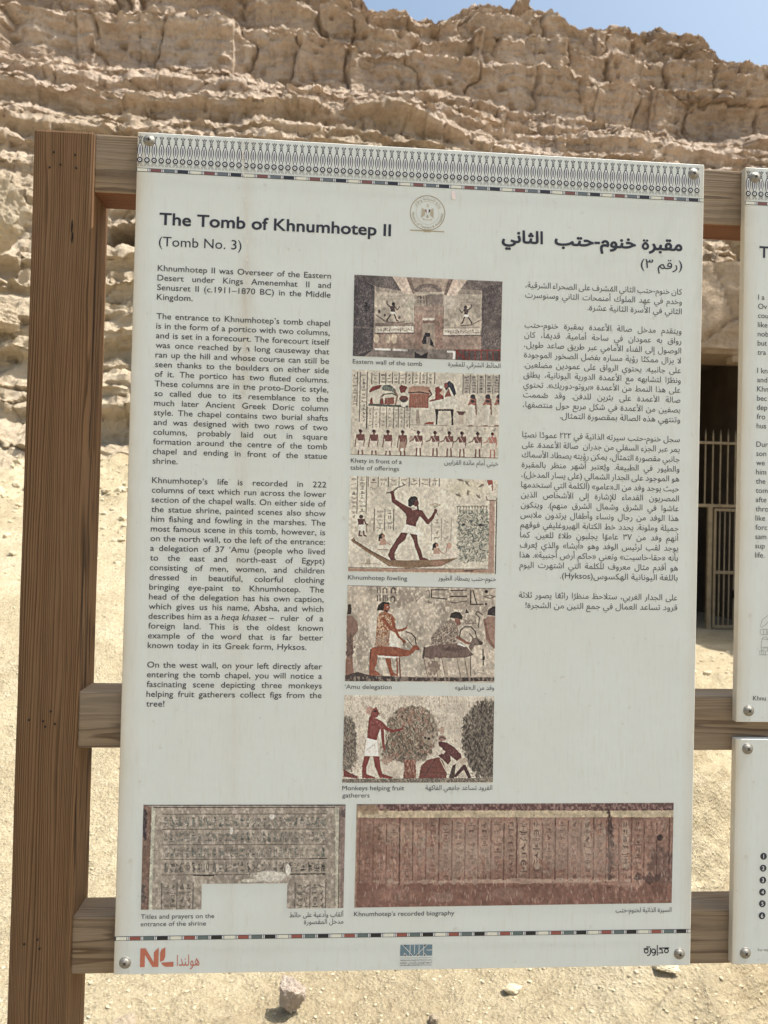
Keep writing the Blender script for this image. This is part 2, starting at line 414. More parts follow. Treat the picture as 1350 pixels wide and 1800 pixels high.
_iso = {'ا': (0xFE8D, 2), 'أ': (0xFE83, 2), 'إ': (0xFE87, 2), 'آ': (0xFE81, 2), 'ء': (0xFE80, 1), 'ؤ': (0xFE85, 2), 'ئ': (0xFE89, 4), 'ب': (0xFE8F, 4), 'ة': (0xFE93, 2), 'ت': (0xFE95, 4),
        'ث': (0xFE99, 4), 'ج': (0xFE9D, 4), 'ح': (0xFEA1, 4), 'خ': (0xFEA5, 4), 'د': (0xFEA9, 2), 'ذ': (0xFEAB, 2), 'ر': (0xFEAD, 2), 'ز': (0xFEAF, 2), 'س': (0xFEB1, 4), 'ش': (0xFEB5, 4),
        'ص': (0xFEB9, 4), 'ض': (0xFEBD, 4), 'ط': (0xFEC1, 4), 'ظ': (0xFEC5, 4), 'ع': (0xFEC9, 4), 'غ': (0xFECD, 4), 'ف': (0xFED1, 4), 'ق': (0xFED5, 4), 'ك': (0xFED9, 4), 'ل': (0xFEDD, 4),
        'م': (0xFEE1, 4), 'ن': (0xFEE5, 4), 'ه': (0xFEE9, 4), 'و': (0xFEED, 2), 'ى': (0xFEEF, 2), 'ي': (0xFEF1, 4), 'ـ': (0x0640, 9)}
_lam = {'آ': 0xFEF5, 'أ': 0xFEF7, 'إ': 0xFEF9, 'ا': 0xFEFB}
_marks = 'ًٌٍَُِّْ'
def shape_ar(s):
    """logical Arabic to a left-to-right list of (glyph, [marks])"""
    u = []
    for ch in s:
        if ch in _marks and u: u[-1][1].append(ch)
        else: u.append([ch, []])
    out = []; i = 0
    fwd = lambda c: c in _iso and _iso[c][1] in (4, 9)         # joins to the next letter
    bwd = lambda c: c in _iso and _iso[c][1] in (2, 4, 9)      # joins to the previous letter
    prev = None
    while i < len(u):
        c, mk = u[i]
        if c in _iso:
            jp = prev is not None and fwd(prev)
            if c == 'ل' and i + 1 < len(u) and u[i + 1][0] in _lam:
                out.append((chr(_lam[u[i + 1][0]] + (1 if jp else 0)), mk + u[i + 1][1])); prev = u[i + 1][0]; i += 2; continue
            jn = i + 1 < len(u) and fwd(c) and bwd(u[i + 1][0])
            code, nf = _iso[c]
            if nf == 9: g = chr(code)
            elif nf == 1: g = chr(code)
            elif nf == 2: g = chr(code + (1 if jp else 0))
            else: g = chr(code + (3 if jp and jn else 2 if jn else 1 if jp else 0))
            out.append((g, mk)); prev = c
        else:
            out.append(({'(': ')', ')': '(', '«': '»', '»': '«'}.get(c, c), mk)); prev = None
        i += 1
    out.reverse()
    # left-to-right runs (digits, latin) are put back in order
    res = []; run = []
    ltr = lambda c: c.isascii() and c.isalnum() or '\u0660' <= c <= '\u0669'
    for g in out:
        if ltr(g[0]): run.append(g)
        else:
            res += run[::-1]; run = []; res.append(g)
    return res + run[::-1]
def cap_height():
    return glyph('H')[0][:, 1].max()
CAP = cap_height()
def layout(units, off, space=1.0):
    V = []; F = []; x = 0.0; b = 0; par = []; i_ = 0
    for g, mk in units:
        gv, gf, adv = glyph(g, off)
        if len(gv):
            V.append(gv + [x, 0]); F += [tuple(i + b for i in f) for f in gf]; b += len(gv); i_ += 1; par.append(np.full(len(gv), 0.00003 * (i_ % 2)))
        for m_ in mk:
            mv, mf, _ = glyph(m_, off)
            if len(mv) and len(gv):
                c = (mv.min(0) + mv.max(0)) / 2; top = max(gv[:, 1].max() + 0.10, 0.46)
                V.append(mv - c + [x + (gv[:, 0].min() + gv[:, 0].max()) / 2, top]); F += [tuple(i + b for i in f) for f in mf]; b += len(mv); par.append(np.full(len(mv), 0.00003 * (i_ % 2)))
        x += adv * (space if g == ' ' else 1.0)
    return (np.concatenate([np.concatenate(V), np.concatenate(par)[:, None]], 1) if V else np.zeros((0, 3))), F, x
def put(fl, text, x0, x1, z, cap, key='body', off=0.0, arabic=False, fit='space', shear=0.0, layer=2):
    """set one line between x0 and x1 (either may be None) on baseline z. fit: 'space' justifies, 'scale' stretches"""
    units = shape_ar(text) if arabic else [(c, []) for c in text]
    sc = cap / CAP
    V, F, wd = layout(units, off)
    sx = sc
    if x0 is not None and x1 is not None:
        lo, hi = V[:, 0].min(), V[:, 0].max()
        if fit == 'scale': sx = (x1 - x0) / (hi - lo)
        else:
            ns = sum(1 for g in units if g[0] == ' '); sw = glyph(' ')[2]
            sx = sc * put.stretch; need = ((x1 - x0) / sx - (hi - lo)) / max(ns * sw, 1e-6) + 1.0
            if need < 0.7 or need > 4.2:
                need = min(max(need, 0.7), 4.2); V, F, _ = layout(units, off, need); sx = (x1 - x0) / (V[:, 0].max() - V[:, 0].min())
            else: V, F, _ = layout(units, off, need)
    elif fit == 'space': sx = sc * put.stretch
    lo, hi = V[:, 0].min(), V[:, 0].max()
    ox = x0 - lo * sx if x0 is not None else x1 - hi * sx
    P = np.stack([ox + V[:, 0] * sx + V[:, 1] * sc * shear, z + V[:, 1] * sc, V[:, 2]], 1)
    fl.raw(P, F, key, layer)
    return ox + hi * sx
put.stretch = 1.0
def put_arc(fl, text, cx, cz, r, a0, a1, cap, key, arabic=False, inside=False, layer=2):
    """letters spread from angle a0 to a1 (degrees); inside=True for the lower arc, letters upright"""
    units = shape_ar(text) if arabic else [(c, []) for c in text]
    sc = cap / CAP; tot = sum(glyph(g)[2] for g, _ in units); x = 0.0
    for g, _ in units:
        gv, gf, adv = glyph(g); t = (x + adv / 2) / tot; a = math.radians(a0 + (a1 - a0) * t); x += adv
        if not len(gv): continue
        stretch = abs(math.radians(a1 - a0)) * r / (tot * sc)
        L = (gv - [adv / 2, 0]) * [sc * stretch, sc]
        rad = np.array([math.cos(a), math.sin(a)]); up = -rad if inside else rad; rt = np.array([up[1], -up[0]])
        fl.raw(np.array([cx, cz]) + rad * r + L[:, :1] * rt + L[:, 1:] * up, gf, key, layer)

# ------------------------------------------------------------------ painted pictures: colour laid out on a fine grid of points
class Pic:
    def __init__(s, view, quad, nx, ny, base, seed):
        """view: (x0, y0, k) -> tracing units; quad: TL, TR, BL in tracing units"""
        s.nx, s.ny = nx, ny; s.seed = seed
        TL, TR, BL = [np.array(q, float) for q in quad]
        s.A = np.linalg.inv(np.stack([TR - TL, BL - TL], 1)); s.TL = TL
        s.px = np.linalg.norm(TR - TL) / nx               # tracing units per sample
        U, V = np.meshgrid(np.linspace(0, 1, nx), np.linspace(0, 1, ny))
        s.X = TL[0] + U * (TR - TL)[0] + V * (BL - TL)[0]; s.Y = TL[1] + U * (TR - TL)[1] + V * (BL - TL)[1]
        s.c = np.empty((ny, nx, 3)); s.c[:] = base
        s.n1 = fbm(s.X / 90, s.Y / 90, seed=seed, oct=5); s.n2 = fbm(s.X / 16, s.Y / 22, seed=seed + 50, oct=3); s.n3 = fbm(s.X / 6, s.Y / 9, seed=seed + 90, oct=2)
        s.jx = (fbm(s.X / 14, s.Y / 14, seed=seed + 5, oct=3) - 0.5); s.jy = (fbm(s.X / 14, s.Y / 14, seed=seed + 6, oct=3) - 0.5)
    def blend(s, mask, col, a=1.0):
        m = (np.clip(mask, 0, 1) * a)[..., None]; s.c = s.c * (1 - m) + np.array(col, float) * m
    def inpoly(s, pts, j=4.0):
        X = s.X + s.jx * j; Y = s.Y + s.jy * j; r = np.zeros(X.shape, bool); n = len(pts)
        for i in range(n):
            (xa, ya), (xb, yb) = pts[i], pts[(i + 1) % n]
            if ya == yb: continue
            cnd = ((ya > Y) != (yb > Y)) & (X < (xb - xa) * (Y - ya) / (yb - ya) + xa)
            r ^= cnd
        return r.astype(float)
    def poly(s, pts, col, a=1.0, j=4.0): s.blend(s.inpoly(pts, j), col, a)
    def rect(s, x0, y0, x1, y1, col, a=1.0, j=3.0): s.poly([(x0, y0), (x1, y0), (x1, y1), (x0, y1)], col, a, j)
    def seg(s, pts, wd, j=3.0):
        X = s.X + s.jx * j; Y = s.Y + s.jy * j; best = np.zeros(X.shape)
        for i in range(len(pts) - 1):
            (xa, ya), (xb, yb) = pts[i], pts[i + 1]; wa, wb = (wd[i], wd[i + 1]) if isinstance(wd, (list, tuple)) else (wd, wd)
            dx, dy = xb - xa, yb - ya; t = np.clip(((X - xa) * dx + (Y - ya) * dy) / (dx * dx + dy * dy + 1e-9), 0, 1)
            d = np.hypot(X - xa - t * dx, Y - ya - t * dy); best = np.maximum(best, np.clip(((wa + (wb - wa) * t) / 2 - d) / s.px + 0.5, 0, 1))
        return best
    def line(s, pts, wd, col, a=1.0, j=3.0): s.blend(s.seg(pts, wd, j), col, a)
    def ell(s, cx, cy, rx, ry, col, a=1.0, rot=0.0, j=4.0):
        X = s.X + s.jx * j - cx; Y = s.Y + s.jy * j - cy; c_, s_ = math.cos(rot), math.sin(rot)
        s.blend(np.clip((1 - np.hypot((X * c_ + Y * s_) / rx, (-X * s_ + Y * c_) / ry)) * min(rx, ry) / s.px + 0.5, 0, 1), col, a)
    def cloud(s, cx, cy, rx, ry, col, a=1.0, ragged=0.6):
        d = np.hypot((s.X - cx) / rx, (s.Y - cy) / ry) + (s.n2 - 0.5) * ragged * 2; s.blend(np.clip((1 - d) * 4, 0, 1), col, a)
    def tone(s, n, amt):
        if n is s.n3: amt *= 0.45
        s.c = s.c * (1 + amt * (n[..., None] - 0.5))
    def flecks(s, thr, col, a=0.6, n=None):
        n = s.n3 if n is None else n; s.blend(np.clip((n - thr) * 10, 0, 1), col, a)
    def leaves(s, pts, n, ln, wd, cols, seed, a=0.8, lean=(0.0, 6.28)):
        """many short brush strokes inside a polygon"""
        R = random.Random(seed); ins = s.inpoly(pts, 22) > 0.5; ys, xs_ = np.nonzero(ins)
        if not len(ys): return
        for _ in range(n):
            q = R.randrange(len(ys)); x, y = s.X[ys[q], xs_[q]], s.Y[ys[q], xs_[q]]; t = R.uniform(*lean); l_ = ln * R.uniform(0.5, 1.3)
            r = int(l_ / s.px) + 3; y0, y1 = max(ys[q] - r, 0), ys[q] + r; x0, x1 = max(xs_[q] - r, 0), xs_[q] + r
            X = s.X[y0:y1, x0:x1] - x; Y = s.Y[y0:y1, x0:x1] - y; c_, s_ = math.cos(t), math.sin(t)
            d = np.hypot((X * c_ + Y * s_) / l_, (-X * s_ + Y * c_) / (wd * R.uniform(0.6, 1.3)))
            m = (np.clip((1 - d) * 2.0, 0, 1) * a)[..., None]; s.c[y0:y1, x0:x1] = s.c[y0:y1, x0:x1] * (1 - m) + np.array(R.choice(cols), float) * m
    def glyphs(s, x0, y0, x1, y1, rows, col, seed, wd=5, a=0.9, cols=1):
        """invented picture-like marks filling a box: birds, leaves, loaves, water, eyes, strokes"""
        R = random.Random(seed); ch = (y1 - y0) / rows; cw = (x1 - x0) / cols
        for r in range(rows):
            for q in range(cols):
                W_, H_ = cw * 0.80, ch * 0.80; X0 = x0 + q * cw + cw * 0.10 + R.uniform(-.04, .04) * cw; Y0 = y0 + r * ch + ch * 0.10
                P = lambda L: [(X0 + u * W_, Y0 + v * H_) for u, v in L]
                t = R.randint(0, 11); aa = a * R.uniform(0.55, 1); w_ = wd * R.uniform(0.6, 1.0); fl = R.random() < .5
                Q = lambda L: P([(1 - u, v) for u, v in L]) if fl else P(L)
                if t in (0, 1):                          # bird
                    s.poly(Q([(.12, .18), (.30, .05), (.42, .16), (.42, .34), (.72, .58), (1.0, .82), (.66, .76), (.40, .72), (.24, .50), (.28, .28)]), col, aa, 3); s.line(Q([(.42, .72), (.42, .97), (.30, .98)]), w_ * .6, col, aa); s.line(Q([(.54, .74), (.54, .97)]), w_ * .6, col, aa)
                elif t == 2:                             # reed leaves
                    for u in (.2, .55): s.poly(P([(u, .0), (u + .18, .25), (u + .12, .6), (u + .05, 1.0), (u, 1.0), (u - .02, .5)]), col, aa, 2)
                elif t == 3:                             # water
                    for v in (.3, .6): s.line(P([(i / 8, v + (.07 if i % 2 else -.07)) for i in range(9)]), w_ * .6, col, aa)
                elif t == 4:                             # loaf and strokes
                    s.poly(P([(.1, .45), (.2, .2), (.5, .08), (.8, .2), (.9, .45)]), col, aa * .9, 2)
                    for u in (.2, .5, .8): s.line(P([(u, .62), (u, .95)]), w_ * .7, col, aa)
                elif t == 5:                             # eye / mouth
                    s.line(P([(0, .5), (.25, .32), (.5, .26), (.75, .32), (1, .5), (.75, .66), (.5, .72), (.25, .66), (0, .5)]), w_ * .6, col, aa); s.ell(*P([(.5, .49)])[0], W_ * .12, H_ * .14, col, aa)
                elif t == 6:                             # sun disc over a bar
                    s.ell(*P([(.5, .3)])[0], min(W_, H_) * .26, min(W_, H_) * .26, col, aa * .85); s.line(P([(.05, .8), (.95, .78)]), w_, col, aa)
                elif t == 7:                             # seated figure
                    s.ell(*Q([(.42, .14)])[0], W_ * .16, H_ * .12, col, aa); s.poly(Q([(.28, .26), (.55, .26), (.62, .5), (.86, .56), (.86, .95), (.18, .95), (.22, .6)]), col, aa * .85, 3); s.line(Q([(.5, .36), (.82, .42)]), w_ * .6, col, aa)
                elif t == 8:                             # horned viper
                    s.line(Q([(.0, .4), (.16, .3), (.28, .5), (.5, .62), (.78, .56), (1.0, .7)]), w_ * .8, col, aa); s.line(Q([(.12, .34), (.06, .12)]), w_ * .5, col, aa)
                elif t == 9:                             # folded cloth and basket
                    s.line(Q([(.35, .02), (.35, .5), (.5, .56)]), w_ * .7, col, aa); s.line(Q([(.35, .02), (.55, .06), (.58, .3)]), w_ * .7, col, aa); s.poly(P([(.05, .66), (.95, .66), (.75, .92), (.25, .92)]), col, aa * .8, 2)
                elif t == 10:                            # arm
                    s.line(Q([(.0, .45), (.1, .6), (.75, .58), (.8, .4), (1.0, .42)]), w_ * .8, col, aa); s.line(P([(.2, .88), (.8, .86)]), w_ * .7, col, aa)
                else:                                    # ox
                    s.poly(Q([(.05, .3), (.18, .22), (.28, .36), (.85, .36), (.95, .5), (.92, .95), (.84, .95), (.82, .68), (.36, .68), (.34, .95), (.26, .95), (.22, .5), (.06, .44)]), col, aa * .85, 2); s.line(Q([(.14, .24), (.06, .06)]), w_ * .5, col, aa)
    def build(s, name, corners, parent, mat, label, hole=None):
        """corners TL, TR, BL, BR in board metres"""
        wear = np.clip((fbm(s.X / 7, s.Y / 11, seed=s.seed + 120, oct=3) - 0.56) * 9, 0, 1) * np.clip((s.n1 - 0.35) * 4, 0.15, 1)
        s.blend(wear, (186, 175, 156), 0.2)
        pits = np.clip((fbm(s.X / 5, s.Y / 6, seed=s.seed + 140, oct=2) - 0.66) * 9, 0, 1); s.blend(pits, (84, 74, 68), 0.2)
        bl = s.c.copy()                                  # local contrast of a printed photograph
        for _ in range(2):
            for ax in (0, 1): bl = sum(np.roll(bl, k_, ax) for k_ in (-4, -2, 0, 2, 4)) / 5
        s.c = np.clip(s.c + 0.42 * (s.c - bl), 8, 235)
        g = fbm(s.X / 3.2, s.Y / 3.2, seed=s.seed + 160, oct=2)[..., None] - 0.5; s.c = s.c * (1 + 0.13 * g) + 4 * g
        TL, TR, BL, BR = [np.array(q) for q in corners]
        U, V = np.meshgrid(np.linspace(0, 1, s.nx), np.linspace(0, 1, s.ny)); U = U[..., None]; V = V[..., None]
        P = (TL * (1 - U) + TR * U) * (1 - V) + (BL * (1 - U) + BR * U) * V
        vs = np.stack([P[..., 0], np.full(P.shape[:2], FACE - 0.00006), P[..., 1]], -1).reshape(-1, 3)
        fc = grid_faces(s.ny, s.nx, flip=True)
        if hole:
            u = U[..., 0].ravel()[fc].mean(1); v = V[..., 0].ravel()[fc].mean(1)
            fc = fc[~((u > hole[0]) & (u < hole[1]) & (v > hole[2]))]
        me = mesh_np(name, vs, fc)
        at = me.color_attributes.new('print', 'FLOAT_COLOR', 'POINT')
        rgba = np.ones((s.ny * s.nx, 4), np.float32); rgba[:, :3] = ink(np.clip(s.c, 8, 235)).reshape(-1, 3)
        if len(me.vertices) == len(rgba): at.data.foreach_set('color', rgba.ravel())
        o = link(name, me, mat, parent); o['label'] = label
        return o
k = NT('printed_picture'); a_ = k.n('ShaderNodeVertexColor'); a_.layer_name = 'print'; k.col(a_.outputs[0]); k.set(Roughness=0.5, Specular_IOR_Level=0.28); M['picture'] = k.m

# ================================================================== THE STAND: one post, three rails
stand = empty('wooden_stand', (-0.088, 0.04, -1.0))
tag(stand, 'weathered brown wooden stand, one square post and three horizontal rails carrying the boards', 'sign stand')
def child_of(o, root):
    o.parent = root; o.matrix_parent_inverse = Matrix.Translation(-root.location); return o
def rough_box(name, lo, hi, mat, n, amp, seed, bev=0.0035):
    """a sawn timber: bevelled box cut along its length, edges slightly worn"""
    bm = bmesh.new(); box_bm(bm, lo, hi, bev, 2)
    ax = int(np.argmax([hi[i] - lo[i] for i in range(3)]))
    for i in range(1, n):
        p = [0, 0, 0]; p[ax] = lo[ax] + (hi[ax] - lo[ax]) * i / n; nn = [0, 0, 0]; nn[ax] = 1
        bmesh.ops.bisect_plane(bm, geom=bm.verts[:] + bm.edges[:] + bm.faces[:], plane_co=p, plane_no=nn)
    co = np.array([v.co[:] for v in bm.verts])
    a = (fbm(co[:, ax] * 9, co[:, (ax + 1) % 3] * 3, co[:, (ax + 2) % 3] * 3, seed=seed) - 0.5) * amp
    b = (fbm(co[:, ax] * 9 + 40, co[:, (ax + 1) % 3] * 3, co[:, (ax + 2) % 3] * 3, seed=seed + 3) - 0.5) * amp
    for v, p, q in zip(bm.verts, a, b): v.co[(ax + 1) % 3] += p; v.co[(ax + 2) % 3] += q
    me = bpy.data.meshes.new(name); bm.to_mesh(me); bm.free()
    for p in me.polygons: p.use_smooth = False
    return link(name, me, mat)
post = child_of(rough_box('post', (-0.1235, 0.0065, -1.06), (-0.0523, 0.0710, 1.0005), M['post'], 60, 0.0016, 3), stand)
RZ = [(0.9285, 1.0000), (0.2625, 0.3300), (-0.0045, 0.0630)]
for i, (a, b) in enumerate(RZ):
    r = child_of(rough_box('rail', (-0.0530, 0.0103, a), (1.62, 0.0600, b), M['rail', i], 40, 0.0010, 11 + i, 0.0022), stand)
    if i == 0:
        r.data.materials.append(M['underside'])         # redder, darker wood colour on the down-facing faces
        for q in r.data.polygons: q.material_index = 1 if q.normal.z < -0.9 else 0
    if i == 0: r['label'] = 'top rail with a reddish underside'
# the far post that holds the other end, outside the frame
child_of(rough_box('post', (1.62, 0.0065, -1.06), (1.69, 0.0765, 1.0005), M['post'], 12, 0.0016, 5), stand)
# nail heads and drying cracks of the post
def nail(x, z, r):
    bm = bmesh.new(); bmesh.ops.create_cone(bm, cap_ends=True, segments=10, radius1=r, radius2=r * 0.85, depth=0.0016)
    bmesh.ops.rotate(bm, verts=bm.verts, matrix=Matrix.Rotation(math.radians(90), 3, 'X')); bmesh.ops.translate(bm, verts=bm.verts, vec=(x, 0.0062, z))
    me = bpy.data.meshes.new('nail'); bm.to_mesh(me); bm.free()
    o = link('nail', me, M['nail']); o.parent = post; return o
for (x, z) in [(-0.0993, 0.9727), (-0.0910, 0.9582), (-0.1033, 0.9541), (-0.0742, 0.9707), (-0.0724, 0.9552), (-0.0829, 0.3069), (-0.1079, 0.2967), (-0.0916, 0.2955), (-0.0779, 0.2922), (-0.0888, 0.2888), (-0.1052, 0.0339), (-0.0905, 0.0390), (-0.0876, 0.0284)]:
    nail(x, z, 0.00125)
def crack(pts, side):
    """thin open check in the wood, a sliver let into the surface; side 'front' (y const) or 'right' (x const)"""
    bm = bmesh.new(); V = []
    n = len(pts)
    for i, (p, z) in enumerate(pts):
        h = 0.0009 * math.sin(math.pi * (i + 0.4) / (n - 0.2)) + 0.0002
        for s in (-1, 1):
            V.append(bm.verts.new((p + s * h, 0.0057, z) if side == 'front' else (-0.0516, p + s * h, z)))
    for i in range(n - 1): bm.faces.new((V[2 * i], V[2 * i + 1], V[2 * i + 3], V[2 * i + 2]))
    me = bpy.data.meshes.new('crack'); bm.to_mesh(me); bm.free()
    o = link('crack', me, M['crack']); o.parent = post; return o
R_ = random.Random(4)
def wob(a, z0, z1, n, j): return [(a + R_.uniform(-j, j), z0 + (z1 - z0) * i / n) for i in range(n + 1)]
cz = (-0.0750, 0.8843); crack(wob(cz[0], cz[1] + 0.008, cz[1] - 0.008, 5, 0.0003), 'front')
cz = (-0.0746, 0.8707); crack(wob(cz[0], cz[1] + 0.007, cz[1] - 0.006, 4, 0.0003), 'front')
for z0, z1, y in [(0.83, 0.715, 0.022), (0.665, 0.61, 0.020), (0.53, 0.34, 0.0105), (0.24, 0.10, 0.0105)]:
    crack(wob(y, z0, z1, 10, 0.0007), 'right')

# ================================================================== BOARDS
def make_board(name, x0, z0, W, H, label, stain, group):
    root = empty(name, (x0, 0.0, z0)); tag(root, label, 'information board', group)
    bm = bmesh.new(); box_bm(bm, (0, 0, 0), (W, 0.0100, H), 0.0008, 1)
    me = bpy.data.meshes.new('board'); bm.to_mesh(me); bm.free()
    b = link('board', me, board_mat('board_laminate', W, H, stain), root)
    return root
def screw_mesh():
    bm = bmesh.new(); prof = [(0.0, -0.0030), (0.0022, -0.0029), (0.0036, -0.0024), (0.0046, -0.0014), (0.0050, -0.0006), (0.0050, -0.0005), (0.0066, -0.0005), (0.0070, -0.0001), (0.0070, 0.0010)]
    n = 28; rings = []
    for r, y in prof:
        rings.append([bm.verts.new((r * math.cos(2 * math.pi * i / n), y, r * math.sin(2 * math.pi * i / n))) for i in range(n)] if r > 0 else [bm.verts.new((0, y, 0))])
    for a, b in zip(rings[:-1], rings[1:]):
        for i in range(n):
            j = (i + 1) % n
            if len(a) == 1: bm.faces.new((a[0], b[j], b[i]))
            else: bm.faces.new((a[i], a[j], b[j], b[i]))
    bmesh.ops.recalc_face_normals(bm, faces=bm.faces)
    me = bpy.data.meshes.new('screw'); bm.to_mesh(me); bm.free()
    for p in me.polygons: p.use_smooth = True
    me.materials.append(M['screw']); return me
def slot_mesh():
    bm = bmesh.new()
    for a in (0, 90):
        t = bmesh.new(); box_bm(t, (-0.0022, -0.0033, -0.00042), (0.0022, -0.0022, 0.00042))
        bmesh.ops.rotate(t, verts=t.verts, matrix=Matrix.Rotation(math.radians(a), 3, 'Y'))
        if a: bmesh.ops.translate(t, verts=t.verts, vec=(0, 0.00005, 0))
        me = bpy.data.meshes.new('tmp'); t.to_mesh(me); t.free(); bm.from_mesh(me); bpy.data.meshes.remove(me)
    me = bpy.data.meshes.new('cross_slot'); bm.to_mesh(me); bm.free(); me.materials.append(M['crack']); return me
SCREW, SLOT = screw_mesh(), slot_mesh()
def screw(root, x, z, rot):
    o = bpy.data.objects.new('screw', SCREW); C.objects.link(o); o.parent = root; o.location = (x, -0.0004, z); o.rotation_euler = (0, rot, 0)
    s = bpy.data.objects.new('cross_slot', SLOT); C.objects.link(s); s.parent = o

def frieze(root, W, zt, x_first=0.0035):
    """row of bud-shaped ornaments on rings over a strip of coloured blocks"""
    f = Flat(); p = 0.00838; x = x_first; E = 0.0001
    while x < W - 0.0015:
        c = lambda dx: min(max(x + dx, E), W - E)
        P = lambda L: [(c(a), zt - b) for a, b in L]
        # petals
        for dx in (-0.0023, 0.0023): f.stroke(P([(dx * 0.15, 0.0092), (dx * 0.55, 0.0070), (dx, 0.0052)]), [0.0005, 0.0009, 0.0013], 'navy', 1)
        f.stroke(P([(0, 0.0068), (0, 0.0042)]), 0.0007, 'navy', 1)
        f.stroke(P([(-0.0010, 0.0092), (-0.0008, 0.0112), (-0.0009, 0.0132)]), 0.0006, 'navy', 1); f.stroke(P([(0.0010, 0.0092), (0.0008, 0.0112), (0.0009, 0.0132)]), 0.0006, 'navy', 1)
        f.rect(c(-0.0009), zt - 0.0113, c(0.0009), zt - 0.0104, 'navy', 1)
        # bud: outline, white, lens
        lens = lambda hw, t, b, n=9: [(hw * math.sin(math.pi * (0.10 + 0.80 * i / n)), t + (b - t) * i / n) for i in range(n + 1)]
        for hw, t, b, key, ly in ((0.0033, 0.0126, 0.0308, 'navy', 1), (0.0022, 0.0140, 0.0304, 'white', 2), (0.0012, 0.0160, 0.0275, 'lens', 3)):
            L = lens(hw, t, b); f.poly(P(L + [(-a, b_) for a, b_ in reversed(L)]), key, ly)
        if x + 0.0033 < W and x - 0.0033 > 0:
            f.disc(x, zt - 0.0336, 0.0033, 0.0033, 'navy', 3); f.disc(x, zt - 0.0336, 0.0018, 0.0018, 'white', 4, 16); f.disc(x, zt - 0.0336, 0.0008, 0.0008, 'navy', 5, 10)
        for dx in (-1, 1):
            f.stroke(P([(dx * 0.0014, 0.0364), (dx * 0.0033, 0.0411)]), 0.0004, 'thin', 1); f.stroke(P([(dx * 0.0003, 0.0372), (dx * 0.0017, 0.0411)]), 0.0004, 'thin', 1)
        x += p
    f.build('lotus_frieze', root)
def colour_strip(root, W, z0, z1, x0, keys, per=0.0158):
    f = Flat(); f.rect(0.0002, z0, W - 0.0002, z1, 'navy', 1); x = x0; i = 0; lw = 0.00055
    while x < W - 0.0012:
        a = max(x, 0.0006); b = min(x + per * 0.76, W - 0.0004)
        if b > a: f.rect(a, z0 + lw, b, z1 - lw, keys[i % 4], 2)
        for q, wd, ky in ((0.80, 0.06, 'white'), (0.875, 0.035, 'lens'), (0.92, 0.06, 'white')):
            a = x + per * q; b = a + per * wd
            if a > 0.0005 and b < W - 0.0005: f.rect(a, z0 + lw, b, z1 - lw, ky, 2)
        x += per; i += 1
    f.build('coloured_strip', root)

W, H = 0.70, 1.0
board = make_board('information_board', 0.0, 0.0, W, H, 'large off-white board with the bilingual tomb text, seven pictures and a brown drip stain', True, 'off-white information boards')
frieze(board, W, H); colour_strip(board, W, 0.9522, 0.9567, 0.0008, ('cream', 'red', 'teal', 'navy')); colour_strip(board, W, 0.0400, 0.0450, 0.0020, ('cream', 'red_low', 'teal_low', 'black'))
for p, r in (((0.0136, 0.9902), 0.1), ((0.6860, 0.9872), 0.5), ((0.0132, 0.0143), 0.75), ((0.6857, 0.0149), 0.3)): screw(board, p[0], p[1], r)

# ---- lettering
f = Flat(); put(f, 'The Tomb of Khnumhotep II', 0.0285, 0.3064, 0.8897, 0.0140, 'navy', off=0.025, fit='scale'); f.build('heading', board)
f = Flat(); put(f, '(Tomb No. 3)', 0.0285, 0.1264, 0.8640, 0.0113, 'navy', off=0.0, fit='scale'); f.build('heading', board)
f = Flat(); put(f, 'مقبرة خنوم-حتب  الثاني', 0.4435, 0.6733, 0.8893, 0.0145, 'navy', off=0.034, arabic=True, fit='scale'); f.build('heading', board)
f = Flat(); put(f, '(رقم ٣)', 0.6200, 0.6735, 0.8656, 0.0112, 'navy', off=0.004, arabic=True, fit='scale'); f.build('heading', board)
EN = ["Khnumhotep II was Overseer of the Eastern", "Desert under Kings Amenemhat II and", "Senusret II (c.1911–1870 BC) in the Middle", "Kingdom.", "",
      "The entrance to Khnumhotep’s tomb chapel", "is in the form of a portico with two columns,", "and is set in a forecourt. The forecourt itself", "was once reached by a long causeway that",
      "ran up the hill and whose course can still be", "seen thanks to the boulders on either side", "of it. The portico has two fluted columns.", "These columns are in the proto-Doric style,",
      "so called due to its resemblance to the", "much later Ancient Greek Doric column", "style. The chapel contains two burial shafts", "and was designed with two rows of two",
      "columns, probably laid out in square", "formation around the centre of the tomb", "chapel and ending in front of the statue", "shrine.", "",
      "Khnumhotep’s life is recorded in 222", "columns of text which run across the lower", "section of the chapel walls. On either side of", "the statue shrine, painted scenes also show",
      "him fishing and fowling in the marshes. The", "most famous scene in this tomb, however, is", "on the north wall, to the left of the entrance:", "a delegation of 37 ‘Amu (people who lived",
      "to the east and north-east of Egypt)", "consisting of men, women, and children", "dressed in beautiful, colorful clothing", "bringing eye-paint to Khnumhotep. The",
      "head of the delegation has his own caption,", "which gives us his name, Absha, and which", None, "foreign land. This is the oldest known",
      "example of the word that is far better", "known today in its Greek form, Hyksos.", "", "On the west wall, on your left directly after", "entering the tomb chapel, you will notice a",
      "fascinating scene depicting three monkeys", "helping fruit gatherers collect figs from the", "tree!"]
LAST = {3, 20, 39, 45}
put.stretch = 1.0
_u = [(c, []) for c in "is in the form of a portico with two columns,"]; _V, _F, _ = layout(_u, 0.0)
ECAP = 0.0069
put.stretch = 0.99 * (0.2066 / ((_V[:, 0].max() - _V[:, 0].min()) * ECAP / CAP))
f = Flat(); z = 0.8340; dz = (0.8340 - 0.3151) / 45
